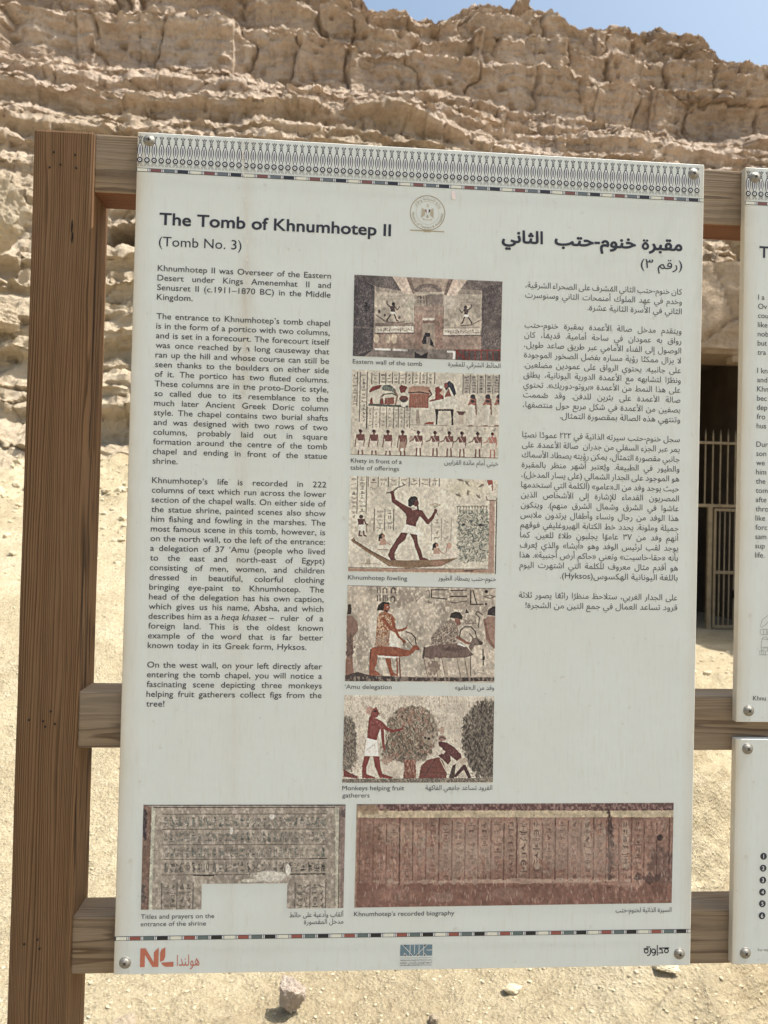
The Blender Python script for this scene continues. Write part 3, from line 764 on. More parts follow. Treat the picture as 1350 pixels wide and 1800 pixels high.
for i, t in enumerate(EN):
    zz = z - dz * i; a = 0.0281 + 0.0009 * i / 45; b = 0.2348 + 0.0012 * i / 45
    if t == "": f.build('body_text', board); f = Flat(); continue
    if t is None:
        e = put(f, 'describes him as a ', a, None, zz, ECAP, off=0.006)
        sp = 0.0033; e = put(f, 'heqa khaset', e + sp, None, zz, ECAP, shear=0.2, off=0.006); put(f, '– ruler of a', e + sp * 1.0, b, zz, ECAP, off=0.006); continue
    if i == 39: put(f, t, a, a + 0.1875, zz, ECAP, off=0.006)
    else: put(f, t, a, None if i in LAST else b, zz, ECAP, off=0.006)
f.build('body_text', board)
AR = ["كان خنوم-حتب الثاني المُشرف على الصحراء الشرقية،", "وخدم في عهد الملوك أمنمحات الثاني وسنوسرت", "الثاني في الأسرة الثانية عشرة.", "",
      "ويتقدم مدخل صالة الأعمدة بمقبرة خنوم-حتب", "رواق به عمودان في ساحة أمامية. قديمًا، كان", "الوصول إلى الفناء الأمامي عبر طريق صاعد طويل،", "لا يزال ممكنًا رؤية مساره بفضل الصخور الموجودة",
      "على جانبيه. يحتوي الرواق على عمودين مضلعين.", "ونظرًا لتشابهه مع الأعمدة الدورية اليونانية، يطلق", "على هذا النمط من الأعمدة «بروتو-دوريك». تحتوي", "صالة الأعمدة على بئرين للدفن. وقد صُممت",
      "بصفين من الأعمدة في شكل مربع حول منتصفها،", "وتنتهي هذه الصالة بمقصورة التمثال.", "", "سجل خنوم-حتب سيرته الذاتية في ٢٢٢ عمودًا نصيًا", "يمر عبر الجزء السفلي من جدران  صالة الأعمدة. على",
      "جانبي مقصورة التمثال، يمكن رؤيته يصطاد الأسماك", "والطيور في الطبيعة. ويُعتبر أشهر منظر بالمقبرة", "هو الموجود على الجدار الشمالي (على يسار المدخل)،", "حيث يوجد وفد من الـ«عامو» (الكلمة التي استخدمها",
      "المصريون القدماء للإشارة إلى الأشخاص الذين", "عاشوا في الشرق وشمال الشرق منهم). ويتكون", "هذا الوفد من رجال ونساء وأطفال يرتدون ملابس", "جميلة وملونة. يحدد خط الكتابة الهيروغليفي فوقهم",
      "أنهم وفد من ٣٧ عاموًا يجلبون طلاءً للعين. كما", "يوجد لقب لرئيس الوفد وهو «أبشا» والذي يُعرف", "بأنه «حقا-خاسيت» وتعني «حاكم أرض أجنبية». هذا", "هو أقدم مثال معروف للكلمة التي اشتهرت اليوم",
      "باللغة اليونانية الهكسوس(Hyksos).", "", "على الجدار الغربي، ستلاحظ منظرًا رائعًا يصور ثلاثة", "قرود تساعد العمال في جمع التين من الشجرة!"]
ALAST = {2: 0.1205, 13: 0.1530, 29: 0.1495, 32: 0.1920}
ACAP = 0.0070
_V, _F, _ = layout(shape_ar(AR[7]), 0.0)
put.stretch = 0.97 * (0.2 / ((_V[:, 0].max() - _V[:, 0].min()) * ACAP / CAP))
f = Flat(); dz = (0.8342 - 0.4392) / 32
for i, t in enumerate(AR):
    zz = 0.8342 - dz * i; b = 0.6738 + 0.0012 * i / 32; a = 0.4745
    if t == "": f.build('body_text', board); f = Flat(); continue
    put(f, t, b - ALAST[i] if i in ALAST else a, b, zz, ACAP, arabic=True, off=0.0, fit='scale' if i in ALAST else 'space')
f.build('body_text', board)
put.stretch = 1.0
def caption(lines, arabic=None):
    f = Flat()
    for t, p, q in lines: put(f, t, p[0], q[0], (p[1] + q[1]) / 2, 0.0053, fit='scale')
    f.build('caption', board)
    if arabic:
        f = Flat()
        for t, r, l in arabic: put(f, t, l[0], r[0], r[1], 0.0056, arabic=True, fit='scale')
        f.build('caption', board)
caption([('Eastern wall of the tomb', (0.2637, 0.7318), (0.3484, 0.7322))], [('الحائط الشرقي للمقبرة', (0.4454, 0.7333), (0.3806, 0.7323))])
caption([('Khety in front of a', (0.2643, 0.6114), (0.3263, 0.6116)), ('table of offerings', (0.2638, 0.6029), (0.3233, 0.6029))], [('خيتي أمام مائدة القرابين', (0.4452, 0.6128), (0.3786, 0.6122))])
caption([('Khnumhotep fowling', (0.2643, 0.4698), (0.3362, 0.4701))], [('خنوم-حتب يصطاد الطيور', (0.4455, 0.4712), (0.3741, 0.4710))])
caption([('‘Amu delegation', (0.2638, 0.3379), (0.3204, 0.3383))], [('وفد من الـ«عامو»', (0.4461, 0.3383), (0.3981, 0.3384))])
caption([('Monkeys helping fruit', (0.2637, 0.2163), (0.3385, 0.2163)), ('gatherers', (0.2639, 0.2076), (0.2968, 0.2076))], [('القرود تساعد جامعي الفاكهة', (0.4465, 0.2167), (0.3645, 0.2170))])
caption([('Titles and prayers on the', (0.0299, 0.0655), (0.1155, 0.0650)), ('entrance of the shrine', (0.0299, 0.0568), (0.1060, 0.0564))], [('ألقاب وأدعية على حائط', (0.2687, 0.0652), (0.2044, 0.0660)), ('مدخل المقصورة', (0.2689, 0.0568), (0.2219, 0.0577))])
caption([('Khnumhotep’s recorded biography', (0.2816, 0.0658), (0.4032, 0.0650))], [('السيرة الذاتية لخنوم-حتب', (0.6746, 0.0664), (0.6038, 0.0676))])

# ---- ministry emblem
f = Flat(); cx, cz = (0.3508, 0.9204); pxm = 0.00068
f.ring(cx, cz, 30.6 * pxm, 32.0 * pxm, 'gold', 1, 48); f.ring(cx, cz, 20.4 * pxm, 21.1 * pxm, 'pale_gold', 1, 40)
put_arc(f, 'وزارة السياحة والآثار', cx, cz, 23.4 * pxm, 155, 22, 0.0034, 'gold', arabic=True)
put_arc(f, 'Ministry of Tourism & Antiquities', cx, cz, 28.4 * pxm, 178, 362, 0.0031, 'gold', inside=True)
def Q(L): return [(cx + (a - 620) / 15 * pxm, cz - (b - 592) / 15 * pxm) for a, b in L]
for sx in (-1, 1):
    m_ = lambda L: Q([(620 + sx * (a - 620), b) for a, b in L])
    f.poly(m_([(770, 455), (785, 735), (690, 655), (690, 510)]), 'pale_gold', 2)
    for i in range(4): f.stroke(m_([(775 - i * 24, 465 + i * 12), (783 - i * 24, 725 - i * 22)]), 0.0003, 'gold', 3)
    f.poly(m_([(690, 500), (650, 495), (645, 600), (680, 560)]), 'black' if sx > 0 else 'red', 3)
f.poly(Q([(650, 490), (590, 490), (598, 600), (620, 630), (642, 600)]), 'white', 2)
f.poly(Q([(585, 365), (620, 345), (655, 365), (640, 385), (650, 430), (595, 430), (605, 385)]), 'pale_gold', 2)
f.poly(Q([(620, 630), (650, 720), (590, 720)]), 'gold', 3); f.poly(Q([(480, 740), (560, 770), (680, 770), (760, 740), (740, 790), (500, 790)]), 'pale_gold', 2)
zl = cz - 32.6 * pxm; f.rect(cx - 31 * pxm, zl - 0.0006, cx + 31 * pxm, zl + 0.0006, 'gold', 1)
for i in range(5): f.rect(cx - 6 * pxm + i * 2.8 * pxm, zl - 0.0018, cx - 6 * pxm + i * 2.8 * pxm + 0.0009, zl + 0.0022, 'gold', 2)
f.build('emblem', board)

# ---- logos along the foot
f = Flat(); o0 = (0.0304, 0.0087); u = 0.3111 * 0.000687          # one tracing unit in metres
G = lambda L: [(o0[0] + (a - 148) * u, o0[1] - (b - 965) * u) for a, b in L]
f.poly(G([(148, 862), (176, 862), (222, 938), (222, 884), (248, 858), (248, 965), (216, 965), (174, 898), (174, 965), (148, 965)]), 'orange', 1)
f.poly(G([(284, 858), (284, 912), (276, 930), (256, 938), (256, 885), (264, 868)]), 'orange', 1); f.poly(G([(262, 942), (330, 938), (330, 965), (290, 965), (272, 957)]), 'orange', 1)
r0 = (0.0996, 0.0079); l0 = (0.0732, 0.0083); put(f, 'هولندا', l0[0], r0[0], o0[1] + 0.0008, 0.0125, 'orange', arabic=True, fit='scale'); f.build('logo', board)
f = Flat(); o1 = (0.3384, 0.0172); u = 0.000687 / 15
G = lambda L: [(o1[0] + (a - 200) * u, o1[1] - (b - 448) * u) for a, b in L]
f.poly(G([(200, 160), (1048, 160), (1048, 448), (200, 448)]), 'blue', 1)
for L in ([(265, 160), (335, 160), (335, 225)], [(310, 372), (385, 448), (310, 448)], [(460, 372), (535, 448), (460, 448)], [(690, 372), (690, 448), (612, 448)], [(825, 160), (908, 160), (825, 240)], [(820, 365), (895, 448), (820, 448)]): f.poly(G(L), 'black', 2)
for L in ([(265, 160), (535, 448)], [(305, 448), (305, 368)], [(305, 368), (388, 448)], [(458, 160), (458, 448)], [(577, 160), (577, 395)], [(697, 160), (697, 448)], [(610, 448), (910, 160)], [(820, 160), (820, 448)], [(820, 365), (900, 448)], [(900, 300), (1048, 300)]): f.stroke(G(L), 13 * u, 'white', 3)
f.rect(*G([(200, 506)])[0], *G([(1045, 500)])[0], 'thin', 1)
x0, x1 = o1[0], o1[0] + 848 * u
put(f, 'NEDERLANDS-VLAAMS INSTITUUT IN CAIRO', x0, x1, o1[1] - 132 * u, 32 * u, 'body', fit='scale'); put(f, 'المعهد الهولندي الفلمنكي بالقاهرة', x0, x1, o1[1] - 198 * u, 44 * u, 'body', arabic=True, fit='scale')
put(f, 'NETHERLANDS-FLEMISH INSTITUTE IN CAIRO', x0, x1, o1[1] - 262 * u, 32 * u, 'body', fit='scale'); f.build('logo', board)
f = Flat(); o2 = (0.6401, 0.0158); u = 0.000700 / 12.27
G = lambda L: [(o2[0] + (a - 135) * u, o2[1] - (b - 437) * u) for a, b in L]
arc = lambda cx_, cy_, r, a0, a1, n=12: [(cx_ + r * math.cos(math.radians(a0 + (a1 - a0) * i / n)), cy_ + r * math.sin(math.radians(a0 + (a1 - a0) * i / n))) for i in range(n + 1)]
for L in (arc(195, 388, 42, 0, 360, 20), [(135, 338), (245, 338)], arc(358, 388, 42, 0, 360, 20), [(400, 388), (402, 440), (380, 478), (335, 482)], [(288, 322), (288, 440), (262, 478), (215, 484)],
          [(440, 262), (440, 432), (575, 432)], [(700, 328), (485, 328), (485, 345), (545, 360), (555, 432)], arc(645, 388, 42, 0, 360, 20), [(600, 330), (705, 330)]): f.stroke(G(L), 24 * u, 'black', 1)
for p in ((445, 468), (212, 300), (255, 300)): q = G([p])[0]; f.disc(q[0], q[1], 18 * u, 18 * u, 'black', 2, 10)
f.build('logo', board)

# ---- dried dirt that ran down over the print, and one chip in the surface
f = Flat(); R_ = random.Random(9)
for (x0, z0), (x1, z1), n, wmax in (((0.1240, 0.9967), (0.1279, 0.9520), 16, 0.0016), ((0.1287, 0.9479), (0.1335, 0.8432), 20, 0.0011), ((0.1363, 0.7607), (0.1388, 0.6922), 12, 0.0013), ((0.1388, 0.6922), (0.1359, 0.5962), 10, 0.0008), ((0.1392, 0.5212), (0.1395, 0.3578), 16, 0.0009)):
    f = Flat()
    for i in range(n):
        t = (i + R_.random()) / n; x = x0 + (x1 - x0) * t + R_.uniform(-1, 1) * 0.0012; zz = z0 + (z1 - z0) * t; r = wmax * R_.uniform(0.3, 1)
        f.poly([(x + r * R_.uniform(0.5, 1.1) * math.cos(a), zz + r * R_.uniform(0.8, 2.2) * math.sin(a)) for a in [2 * math.pi * j / 7 for j in range(7)]], 'crust', 6)
    f.build('dried_drip', board)
f = Flat(); px_, pz_ = (0.3823, 0.9442)
f.poly([(px_ + 0.0042 * s_ * math.cos(a), pz_ + 0.0075 * s_ * math.sin(a)) for a, s_ in [(2 * math.pi * j / 11, R_.uniform(0.55, 1.0)) for j in range(11)]], 'chip', 6)
f.build('surface_chip', board)

# ================================================================== the two boards further along the rails
GR = 'off-white information boards'
tale = make_board('information_board', 0.7535, 0.301, 0.70, 0.699, 'upper board cut by the right edge of the view, with a first-person story text', False, GR)
frieze(tale, 0.70, 0.699, 0.0040); colour_strip(tale, 0.70, 0.699 - 0.0478, 0.699 - 0.0433, 0.0008, ('cream', 'red', 'teal', 'navy'))
screw(tale, *(np.array((0.7661, 0.9873)) - (0.7535, 0.301)), 0.4); screw(tale, *(np.array((0.7696, 0.3154)) - (0.7535, 0.301)), 0.9)
loc = lambda p, o_: (p[0] - o_[0], p[1] - o_[1])
f = Flat(); p = loc((0.7735, 0.8860), (0.7535, 0.301)); put(f, 'T', p[0], None, p[1], 0.0140, 'navy', off=0.025); f.build('heading', tale)
f = Flat(); p0 = loc((0.7729, 0.8324), (0.7535, 0.301)); p1 = loc((0.7744, 0.5070), (0.7535, 0.301))
L1 = ['I a', 'Ov', 'cou', 'like', 'nob', 'but', 'tra', '', 'I kn', 'and', 'Khn', 'bec', 'dep', 'fro', 'hus', '', 'Dur', 'son', 'we', 'him', 'the', 'tom', 'afte', 'thro', 'like', 'forc', 'sam', 'sup', 'life.']
put.stretch = 1.0
for i, t in enumerate(L1):
    if t == '': f.build('body_text', tale); f = Flat(); continue
    q = i / (len(L1) - 1); put(f, t, p0[0] + (p1[0] - p0[0]) * q, None, p0[1] + (p1[1] - p0[1]) * q, 0.0066)
f.build('body_text', tale)
f = Flat(); p = loc((0.7750, 0.3282), (0.7535, 0.301)); put(f, 'Khnu', p[0], None, p[1], 0.0056); f.build('caption', tale)
# line drawing of a jar, a roll and a throwing stick on a low table
f = Flat(); u = 0.0007 / 3.913; p = loc((0.7821, 0.3852), (0.7535, 0.301))
G = lambda L: [(p[0] + (a - 527) * u, p[1] - (b - 1452) * u) for a, b in L]
for L in ([(527, 1425), (640, 1425), (640, 1452), (527, 1452), (527, 1425)], [(545, 1425), (538, 1390), (545, 1340), (553, 1328), (580, 1328), (590, 1345), (596, 1390), (588, 1425)], [(545, 1340), (590, 1345)], [(540, 1398), (596, 1398)],
          [(552, 1425), (556, 1405), (585, 1403), (590, 1425)], [(532, 1278), (530, 1300), (540, 1312), (640, 1305)], [(532, 1278), (545, 1272), (640, 1272)], [(556, 1274), (556, 1310)], [(572, 1274), (590, 1308)], [(590, 1274), (572, 1308)],
          [(535, 1240), (545, 1205), (600, 1165), (640, 1150)], [(535, 1240), (530, 1255), (545, 1258), (575, 1235), (600, 1200), (640, 1185)], [(541, 1430), (541, 1452)], [(556, 1430), (556, 1452)], [(571, 1430), (571, 1452)]): f.stroke(G(L), 2.2 * u, 'thin', 1)
f.build('line_drawing', tale)
plan = make_board('information_board', 0.7535, 0.0, 0.70, 0.280, 'lower right board with six white numerals in dark discs down its side', False, GR)
screw(plan, *(np.array((0.7690, 0.2679)) - (0.7535, 0.0)), 0.75); screw(plan, *(np.array((0.7705, 0.0144)) - (0.7535, 0.0)), 0.85)
f = Flat()
for t, (x, z) in zip('123456', [(0.7920, 0.1340), (0.7917, 0.1192), (0.7916, 0.1044), (0.7914, 0.0895), (0.7914, 0.0751), (0.7912, 0.0602)]):
    x -= 0.7535; f.disc(x, z, 0.0043, 0.0043, 'navy', 1, 24); gv = glyph(t, 0.012)[0]; wdt = (gv[:, 0].max() - gv[:, 0].min()) * 0.0046 / CAP
    put(f, t, x - wdt / 2, None, z - 0.0023, 0.0046, 'white', off=0.012, fit='none', layer=3)
f.build('numbered_list', plan)
f = Flat(); p = loc((0.7866, 0.0163), (0.7535, 0.0)); put(f, 'For mo', p[0], None, p[1], 0.0032, 'thin'); f.build('caption', plan)

# ================================================================== THE PRINTED PICTURES (generic scenes in the manner of painted tomb walls)
PW, DK, RD, WH = (190, 181, 162), (58, 50, 50), (104, 56, 50), (205, 200, 186)
# -- 1: inside of a painted hall
p = Pic(None, ((103, 58), (1275, 112), (90, 702)), 400, 220, (150, 137, 121), 1)
p.rect(265, 185, 575, 450, (168, 156, 138)); p.rect(805, 215, 1108, 480, (166, 154, 136)); p.cloud(520, 260, 70, 40, (196, 186, 166), .8); p.cloud(850, 280, 60, 60, (192, 182, 164), .7); p.cloud(540, 340, 50, 80, (178, 170, 150), .7)
for i in range(26): p.line([(275 + i * 7.5, 155 + i * .5), (275 + i * 7.5, 190 + i * .5)], 3, (92, 82, 76), .8)
for i in range(24): p.line([(915 + i * 8, 170 + i * .6), (915 + i * 8, 205 + i * .6)], 3, (92, 82, 76), .8)
p.poly([(103, 58), (400, 72), (490, 190), (265, 150)], (92, 83, 80)); p.poly([(985, 100), (1275, 112), (1115, 185), (915, 170)], (100, 89, 83))
p.poly([(510, 76), (875, 95), (815, 205), (565, 200)], (150, 131, 114)); p.ell(685, 190, 110, 60, (104, 90, 84), .85); p.ell(685, 205, 80, 45, (148, 132, 118), .9); p.rect(575, 195, 815, 225, (176, 163, 144))
p.poly([(400, 72), (510, 78), (562, 213), (488, 212)], (190, 170, 152)); p.poly([(510, 78), (545, 80), (585, 205), (562, 213)], (112, 94, 82))
p.poly([(880, 95), (992, 100), (905, 225), (824, 225)], (186, 166, 148)); p.poly([(845, 93), (880, 95), (828, 225), (808, 215)], (108, 90, 80))
p.glyphs(290, 215, 465, 262, 2, (110, 98, 88), 3, 4, .6, 12); p.glyphs(925, 245, 1095, 310, 3, (112, 100, 90), 4, 4, .6, 12); p.glyphs(590, 220, 660, 290, 2, (60, 52, 52), 9, 6, .9, 3); p.rect(668, 215, 800, 305, (134, 120, 108)); p.line([(665, 225), (672, 300)], 6, (105, 88, 80))
p.rect(575, 305, 805, 650, (146, 124, 108)); p.glyphs(585, 325, 795, 365, 1, (112, 96, 88), 12, 3, .6, 14); p.rect(578, 380, 636, 650, (140, 112, 96)); p.rect(738, 380, 802, 650, (140, 110, 95))
p.rect(640, 404, 735, 645, (150, 134, 116)); p.rect(640, 402, 735, 422, (196, 184, 168)); p.rect(640, 422, 735, 446, (120, 92, 80)); p.poly([(633, 590), (660, 520), (700, 522), (700, 560), (725, 600), (728, 640), (690, 610), (640, 612)], (42, 38, 42)); p.rect(670, 555, 700, 610, (130, 116, 108))
for x in (575, 805): p.line([(x, 305), (x - 3, 650)], 4, (98, 82, 74), .8)
def boatman(p, x, y, m, s=1.0):
    G = lambda L: [(x + m * a * s, y + b * s) for a, b in L]
    p.poly(G([(-22, -42), (22, -48), (20, 6), (-8, 6)]), (70, 56, 54)); p.ell(*G([(8, -58)])[0], 13 * s, 15 * s, (52, 44, 46)); p.line(G([(-18, -38), (-42, -62), (-40, -82)]), 9 * s, (74, 58, 56)); p.line(G([(20, -40), (38, -12), (58, -38)]), 8 * s, (74, 58, 56))
    p.poly(G([(-12, 2), (20, 2), (32, 30), (4, 22), (-26, 30)]), (212, 206, 194)); p.line(G([(-14, 26), (-44, 72), (-40, 78)]), 11 * s, (78, 60, 56)); p.line(G([(18, 26), (34, 72), (46, 76)]), 11 * s, (78, 60, 56))
boatman(p, 400, 350, 1); boatman(p, 988, 375, -1, .95)
p.line([(278, 380), (350, 434), (430, 440), (495, 432)], 9, (104, 86, 78)); p.line([(1098, 422), (1030, 460), (950, 466)], 9, (104, 86, 78)); p.ell(298, 350, 10, 16, (84, 70, 66)); p.ell(342, 380, 9, 12, (84, 70, 66)); p.ell(455, 400, 10, 14, (110, 96, 88))
p.rect(268, 440, 570, 468, (132, 116, 102)); p.rect(268, 468, 568, 520, (194, 184, 166)); p.glyphs(285, 474, 560, 514, 1, (84, 70, 64), 21, 7, .9, 16); p.rect(260, 518, 572, 530, (104, 86, 78)); p.rect(805, 488, 1098, 540, (196, 186, 168)); p.glyphs(815, 494, 1090, 534, 1, (84, 70, 64), 22, 7, .9, 14); p.rect(805, 540, 1108, 552, (104, 86, 78))
p.rect(250, 530, 575, 642, (146, 122, 106)); p.rect(800, 554, 1108, 660, (142, 120, 105))
for c_ in ((275, 565, 22, 36), (366, 566, 20, 34), (414, 566, 23, 40)): p.ell(*c_, (186, 168, 142))
p.poly([(103, 58), (262, 150), (250, 650), (90, 702)], (74, 67, 69)); p.poly([(1112, 175), (1275, 112), (1260, 745), (1105, 662)], (86, 76, 73)); p.cloud(200, 310, 20, 40, (48, 44, 48)); p.flecks(.62, (150, 138, 126), .35)
p.line([(95, 470), (250, 480)], 14, (120, 106, 98), .5); p.cloud(1200, 470, 60, 90, (112, 98, 92), .5)
p.poly([(90, 700), (250, 645), (1105, 660), (1262, 745), (1262, 760)], (124, 113, 104)); p.poly([(90, 702), (250, 648), (180, 705)], (70, 64, 66)); p.poly([(262, 640), (385, 645), (385, 660), (262, 656)], (214, 208, 198)); p.poly([(405, 646), (522, 652), (522, 668), (405, 662)], (196, 188, 178)); p.poly([(835, 664), (880, 666), (880, 682), (835, 680)], (205, 198, 190))
p.poly([(578, 672), (630, 702), (682, 674), (676, 724), (575, 720)], (50, 45, 49)); p.rect(880, 668, 905, 735, (205, 198, 190)); p.poly([(900, 655), (1262, 662), (1262, 748), (900, 738)], (84, 70, 66)); p.poly([(900, 655), (1000, 735), (975, 738), (900, 685)], (118, 52, 44))
for i in range(8): p.line([(915 + i * 48, 660), (913 + i * 48, 740)], 9, (120, 54, 46))
p.line([(900, 660), (1262, 666)], 9, (126, 60, 50)); p.tone(p.n2, .35); p.tone(p.n1, .5); p.tone(p.n3, .22)
p.build('picture', [(0.2630, 0.8403), (0.4457, 0.8404), (0.2635, 0.7410), (0.4455, 0.7413)], board, M['picture'], 'picture of a dim painted hall with a central doorway')

# -- 2: offering table with bearers below
p = Pic(None, ((85, 42), (1255, 82), (72, 715)), 400, 230, PW, 2); p.tone(p.n1, .22)
def col_line(p, x, y0, y1, w_=6, c=(62, 54, 52), lean=-10): p.line([(x, y0), (x + lean * (y1 - y0) / 450, y1)], w_, c, .9)
col_line(p, 128, 65, 330); col_line(p, 150, 65, 455); col_line(p, 205, 65, 515); p.glyphs(88, 72, 122, 330, 9, (70, 62, 58), 31, 6); p.glyphs(157, 75, 198, 460, 13, (70, 62, 58), 32, 6)
for i, x in enumerate((240, 300, 350, 402, 454, 508, 562, 620, 674, 735)):
    col_line(p, x, 70, 155, 7)
    if x < 735: p.glyphs(x + 8, 74, x + 46, 156, 3, (76, 66, 62), 40 + i, 7)
for i, x in enumerate((205, 250, 305, 357, 412, 450, 497, 540)):
    col_line(p, x, 340, 505, 5)
    if x < 520: p.glyphs(x + 6, 345, x + 38, 500, 5, (96, 84, 78), 60 + i, 5, .8)
for i, x in enumerate((962, 1018, 1078, 1140, 1200, 1250)):
    col_line(p, x, 85, 235, 6)
    if x < 1250: p.rect(x + 6, 90, x + 50, 232, (140, 132, 122), .6); p.glyphs(x + 8, 92, x + 48, 230, 6, (74, 66, 64), 80 + i, 7)
p.poly([(215, 220), (240, 180), (300, 164), (318, 168), (300, 196), (250, 212), (225, 226)], (116, 54, 50)); p.poly([(315, 195), (330, 165), (385, 165), (425, 200), (430, 245), (395, 215), (330, 210)], (84, 92, 84))
for i in range(6): p.line([(330 + i * 14, 170 + i * 4), (320 + i * 18, 212 + i * 3)], 3, (176, 172, 156), .8)
p.line([(420, 215), (440, 250), (425, 320)], 12, (128, 96, 74)); p.line([(330, 245), (310, 260), (305, 315)], 11, (92, 72, 62)); p.cloud(265, 265, 50, 40, (206, 198, 180), .6); p.line([(330, 240), (400, 232), (430, 248)], 10, (80, 88, 78))
for x in (236, 320, 350): p.poly([(x - 14, 318), (x - 6, 268), (x + 6, 268), (x + 14, 318)], (126, 62, 54))
p.poly([(360, 268), (412, 262), (416, 318), (364, 320)], (128, 74, 60)); p.poly([(215, 312), (525, 328), (525, 346), (215, 330)], (84, 86, 76)); p.poly([(452, 185), (470, 165), (520, 180), (500, 225), (465, 230)], (112, 54, 50)); p.ell(490, 275, 36, 24, (108, 62, 56)); p.ell(490, 318, 24, 22, (200, 194, 178)); p.ell(490, 290, 22, 14, (70, 64, 62))
p.poly([(530, 190), (560, 172), (690, 178), (710, 225), (690, 260), (545, 245), (525, 225)], (162, 124, 102)); p.line([(530, 228), (620, 222), (690, 236)], 9, (60, 48, 46)); p.poly([(535, 235), (690, 240), (684, 350), (528, 344)], (132, 78, 62))
for i in range(11): p.line([(540 + i * 13.5, 236), (534 + i * 13.5, 346)], 4, (164, 112, 88), .8)
p.line([(690, 210), (712, 240), (690, 262)], 10, (56, 46, 46)); p.poly([(700, 285), (755, 270), (750, 300), (690, 298)], (128, 68, 56))
p.poly([(738, 185), (770, 175), (805, 210), (806, 285), (738, 288)], (128, 58, 48)); p.poly([(772, 232), (800, 200), (806, 255)], (190, 160, 136)); p.poly([(815, 160), (850, 132), (885, 160), (905, 235), (890, 258), (850, 180), (830, 210), (818, 200)], (48, 48, 60)); p.ell(822, 170, 14, 22, (120, 62, 54)); p.poly([(812, 260), (845, 190), (868, 255), (820, 262)], (126, 74, 60)); p.ell(785, 182, 14, 12, (208, 206, 196)); p.poly([(690, 300), (880, 262), (915, 300), (915, 350), (700, 350)], (196, 190, 174))
p.poly([(738, 358), (884, 358), (886, 372), (738, 372)], (50, 46, 48)); p.poly([(738, 365), (766, 365), (755, 480), (742, 480), (746, 430)], (56, 50, 50)); p.poly([(860, 365), (886, 365), (880, 430), (886, 485), (868, 485), (868, 420)], (60, 54, 54)); p.poly([(588, 365), (608, 365), (622, 475), (588, 475)], (150, 136, 120)); p.poly([(640, 478), (690, 455), (730, 462), (726, 480)], (140, 72, 58)); p.line([(540, 482), (830, 488)], 4, (104, 92, 84), .8)
p.poly([(905, 375), (985, 375), (960, 408), (930, 408)], (100, 70, 66)); p.rect(925, 405, 965, 475, (174, 160, 140)); p.line([(980, 492), (1240, 498)], 5, (140, 110, 96), .6)
for x in (1040, 1160, 1250):
    p.line([(x - 4, 262), (x - 4, 290)], 18, (150, 96, 80)); p.ell(x - 12, 264, 12, 15, (150, 96, 80)); p.ell(x - 2, 258, 19, 18, (66, 58, 60)); p.poly([(x - 2, 250), (x + 18, 262), (x + 20, 300), (x + 6, 300)], (66, 58, 60)); p.poly([(x - 45, 330), (x - 22, 278), (x + 18, 278), (x + 30, 320), (x + 24, 375), (x + 10, 340), (x - 20, 325)], (150, 96, 80)); p.ell(x - 2, 296, 16, 12, (64, 58, 58)); p.poly([(x - 18, 320), (x + 18, 330), (x + 5, 485), (x - 30, 485)], (198, 190, 174)); p.line([(x + 22, 280), (x + 26, 400)], 9, (120, 76, 66)); p.poly([(x - 40, 488), (x - 5, 484), (x, 496), (x - 50, 498)], (140, 100, 86))
for i, x in enumerate((150, 256, 366, 482, 606, 738, 850, 952, 1078, 1196)):
    y = 545 + i * 3.0; sk = (112, 70, 64) if i < 9 else (170, 112, 96)
    p.line([(x, y - 12), (x, y + 14)], 14, sk); p.ell(x + 5, y - 14, 10, 13, sk); p.ell(x - 3, y - 17, 11, 13, (70, 50, 48)); p.poly([(x - 32, y + 10), (x + 30, y + 10), (x + 24, y + 62), (x - 22, y + 62)], sk)
    p.line([(x - 29, y + 12), (x - 36, y + 60), (x - 42, y + 105)] if i < 4 else [(x - 28, y + 14), (x - 42, y + 45), (x - 70, y + 55)], 8, sk); p.line([(x + 28, y + 12), (x + 32, y + 60), (x + 22, y + 105)], 8, sk)
    p.poly([(x - 24, y + 60), (x + 26, y + 60), (x + 20, y + 140), (x - 34, y + 140)] if i < 4 else [(x - 24, y + 58), (x + 24, y + 58), (x + 26, y + 112), (x - 24, y + 112)], (200, 188, 172) if i != 3 else (140, 108, 90), .85)
    for d in (-14, 14): p.line([(x + d, y + (140 if i < 4 else 112)), (x + d * 1.2, y + 168)], 11, sk); p.line([(x + d * 1.2 + 4, y + 172), (x + d * 1.2 - 18, y + 174)], 6, sk)
    if i > 3: p.line([(x - 14, y + 15), (x + 12, y + 60)], 5, (196, 186, 170), .8)
p.line([(74, 715), (640, 730), (1240, 748)], 5, (84, 66, 60), .9); p.glyphs(540, 500, 1240, 548, 1, (120, 106, 98), 95, 6, .6, 10); p.ell(478, 680, 14, 14, WH); p.ell(548, 590, 14, 20, (150, 120, 104), .7); p.tone(p.n2, .24); p.tone(p.n3, .16)
p.build('picture', [(0.2631, 0.7248), (0.4451, 0.7254), (0.2636, 0.6213), (0.4450, 0.6213)], board, M['picture'], 'picture of an offering table with a row of ten bearers')

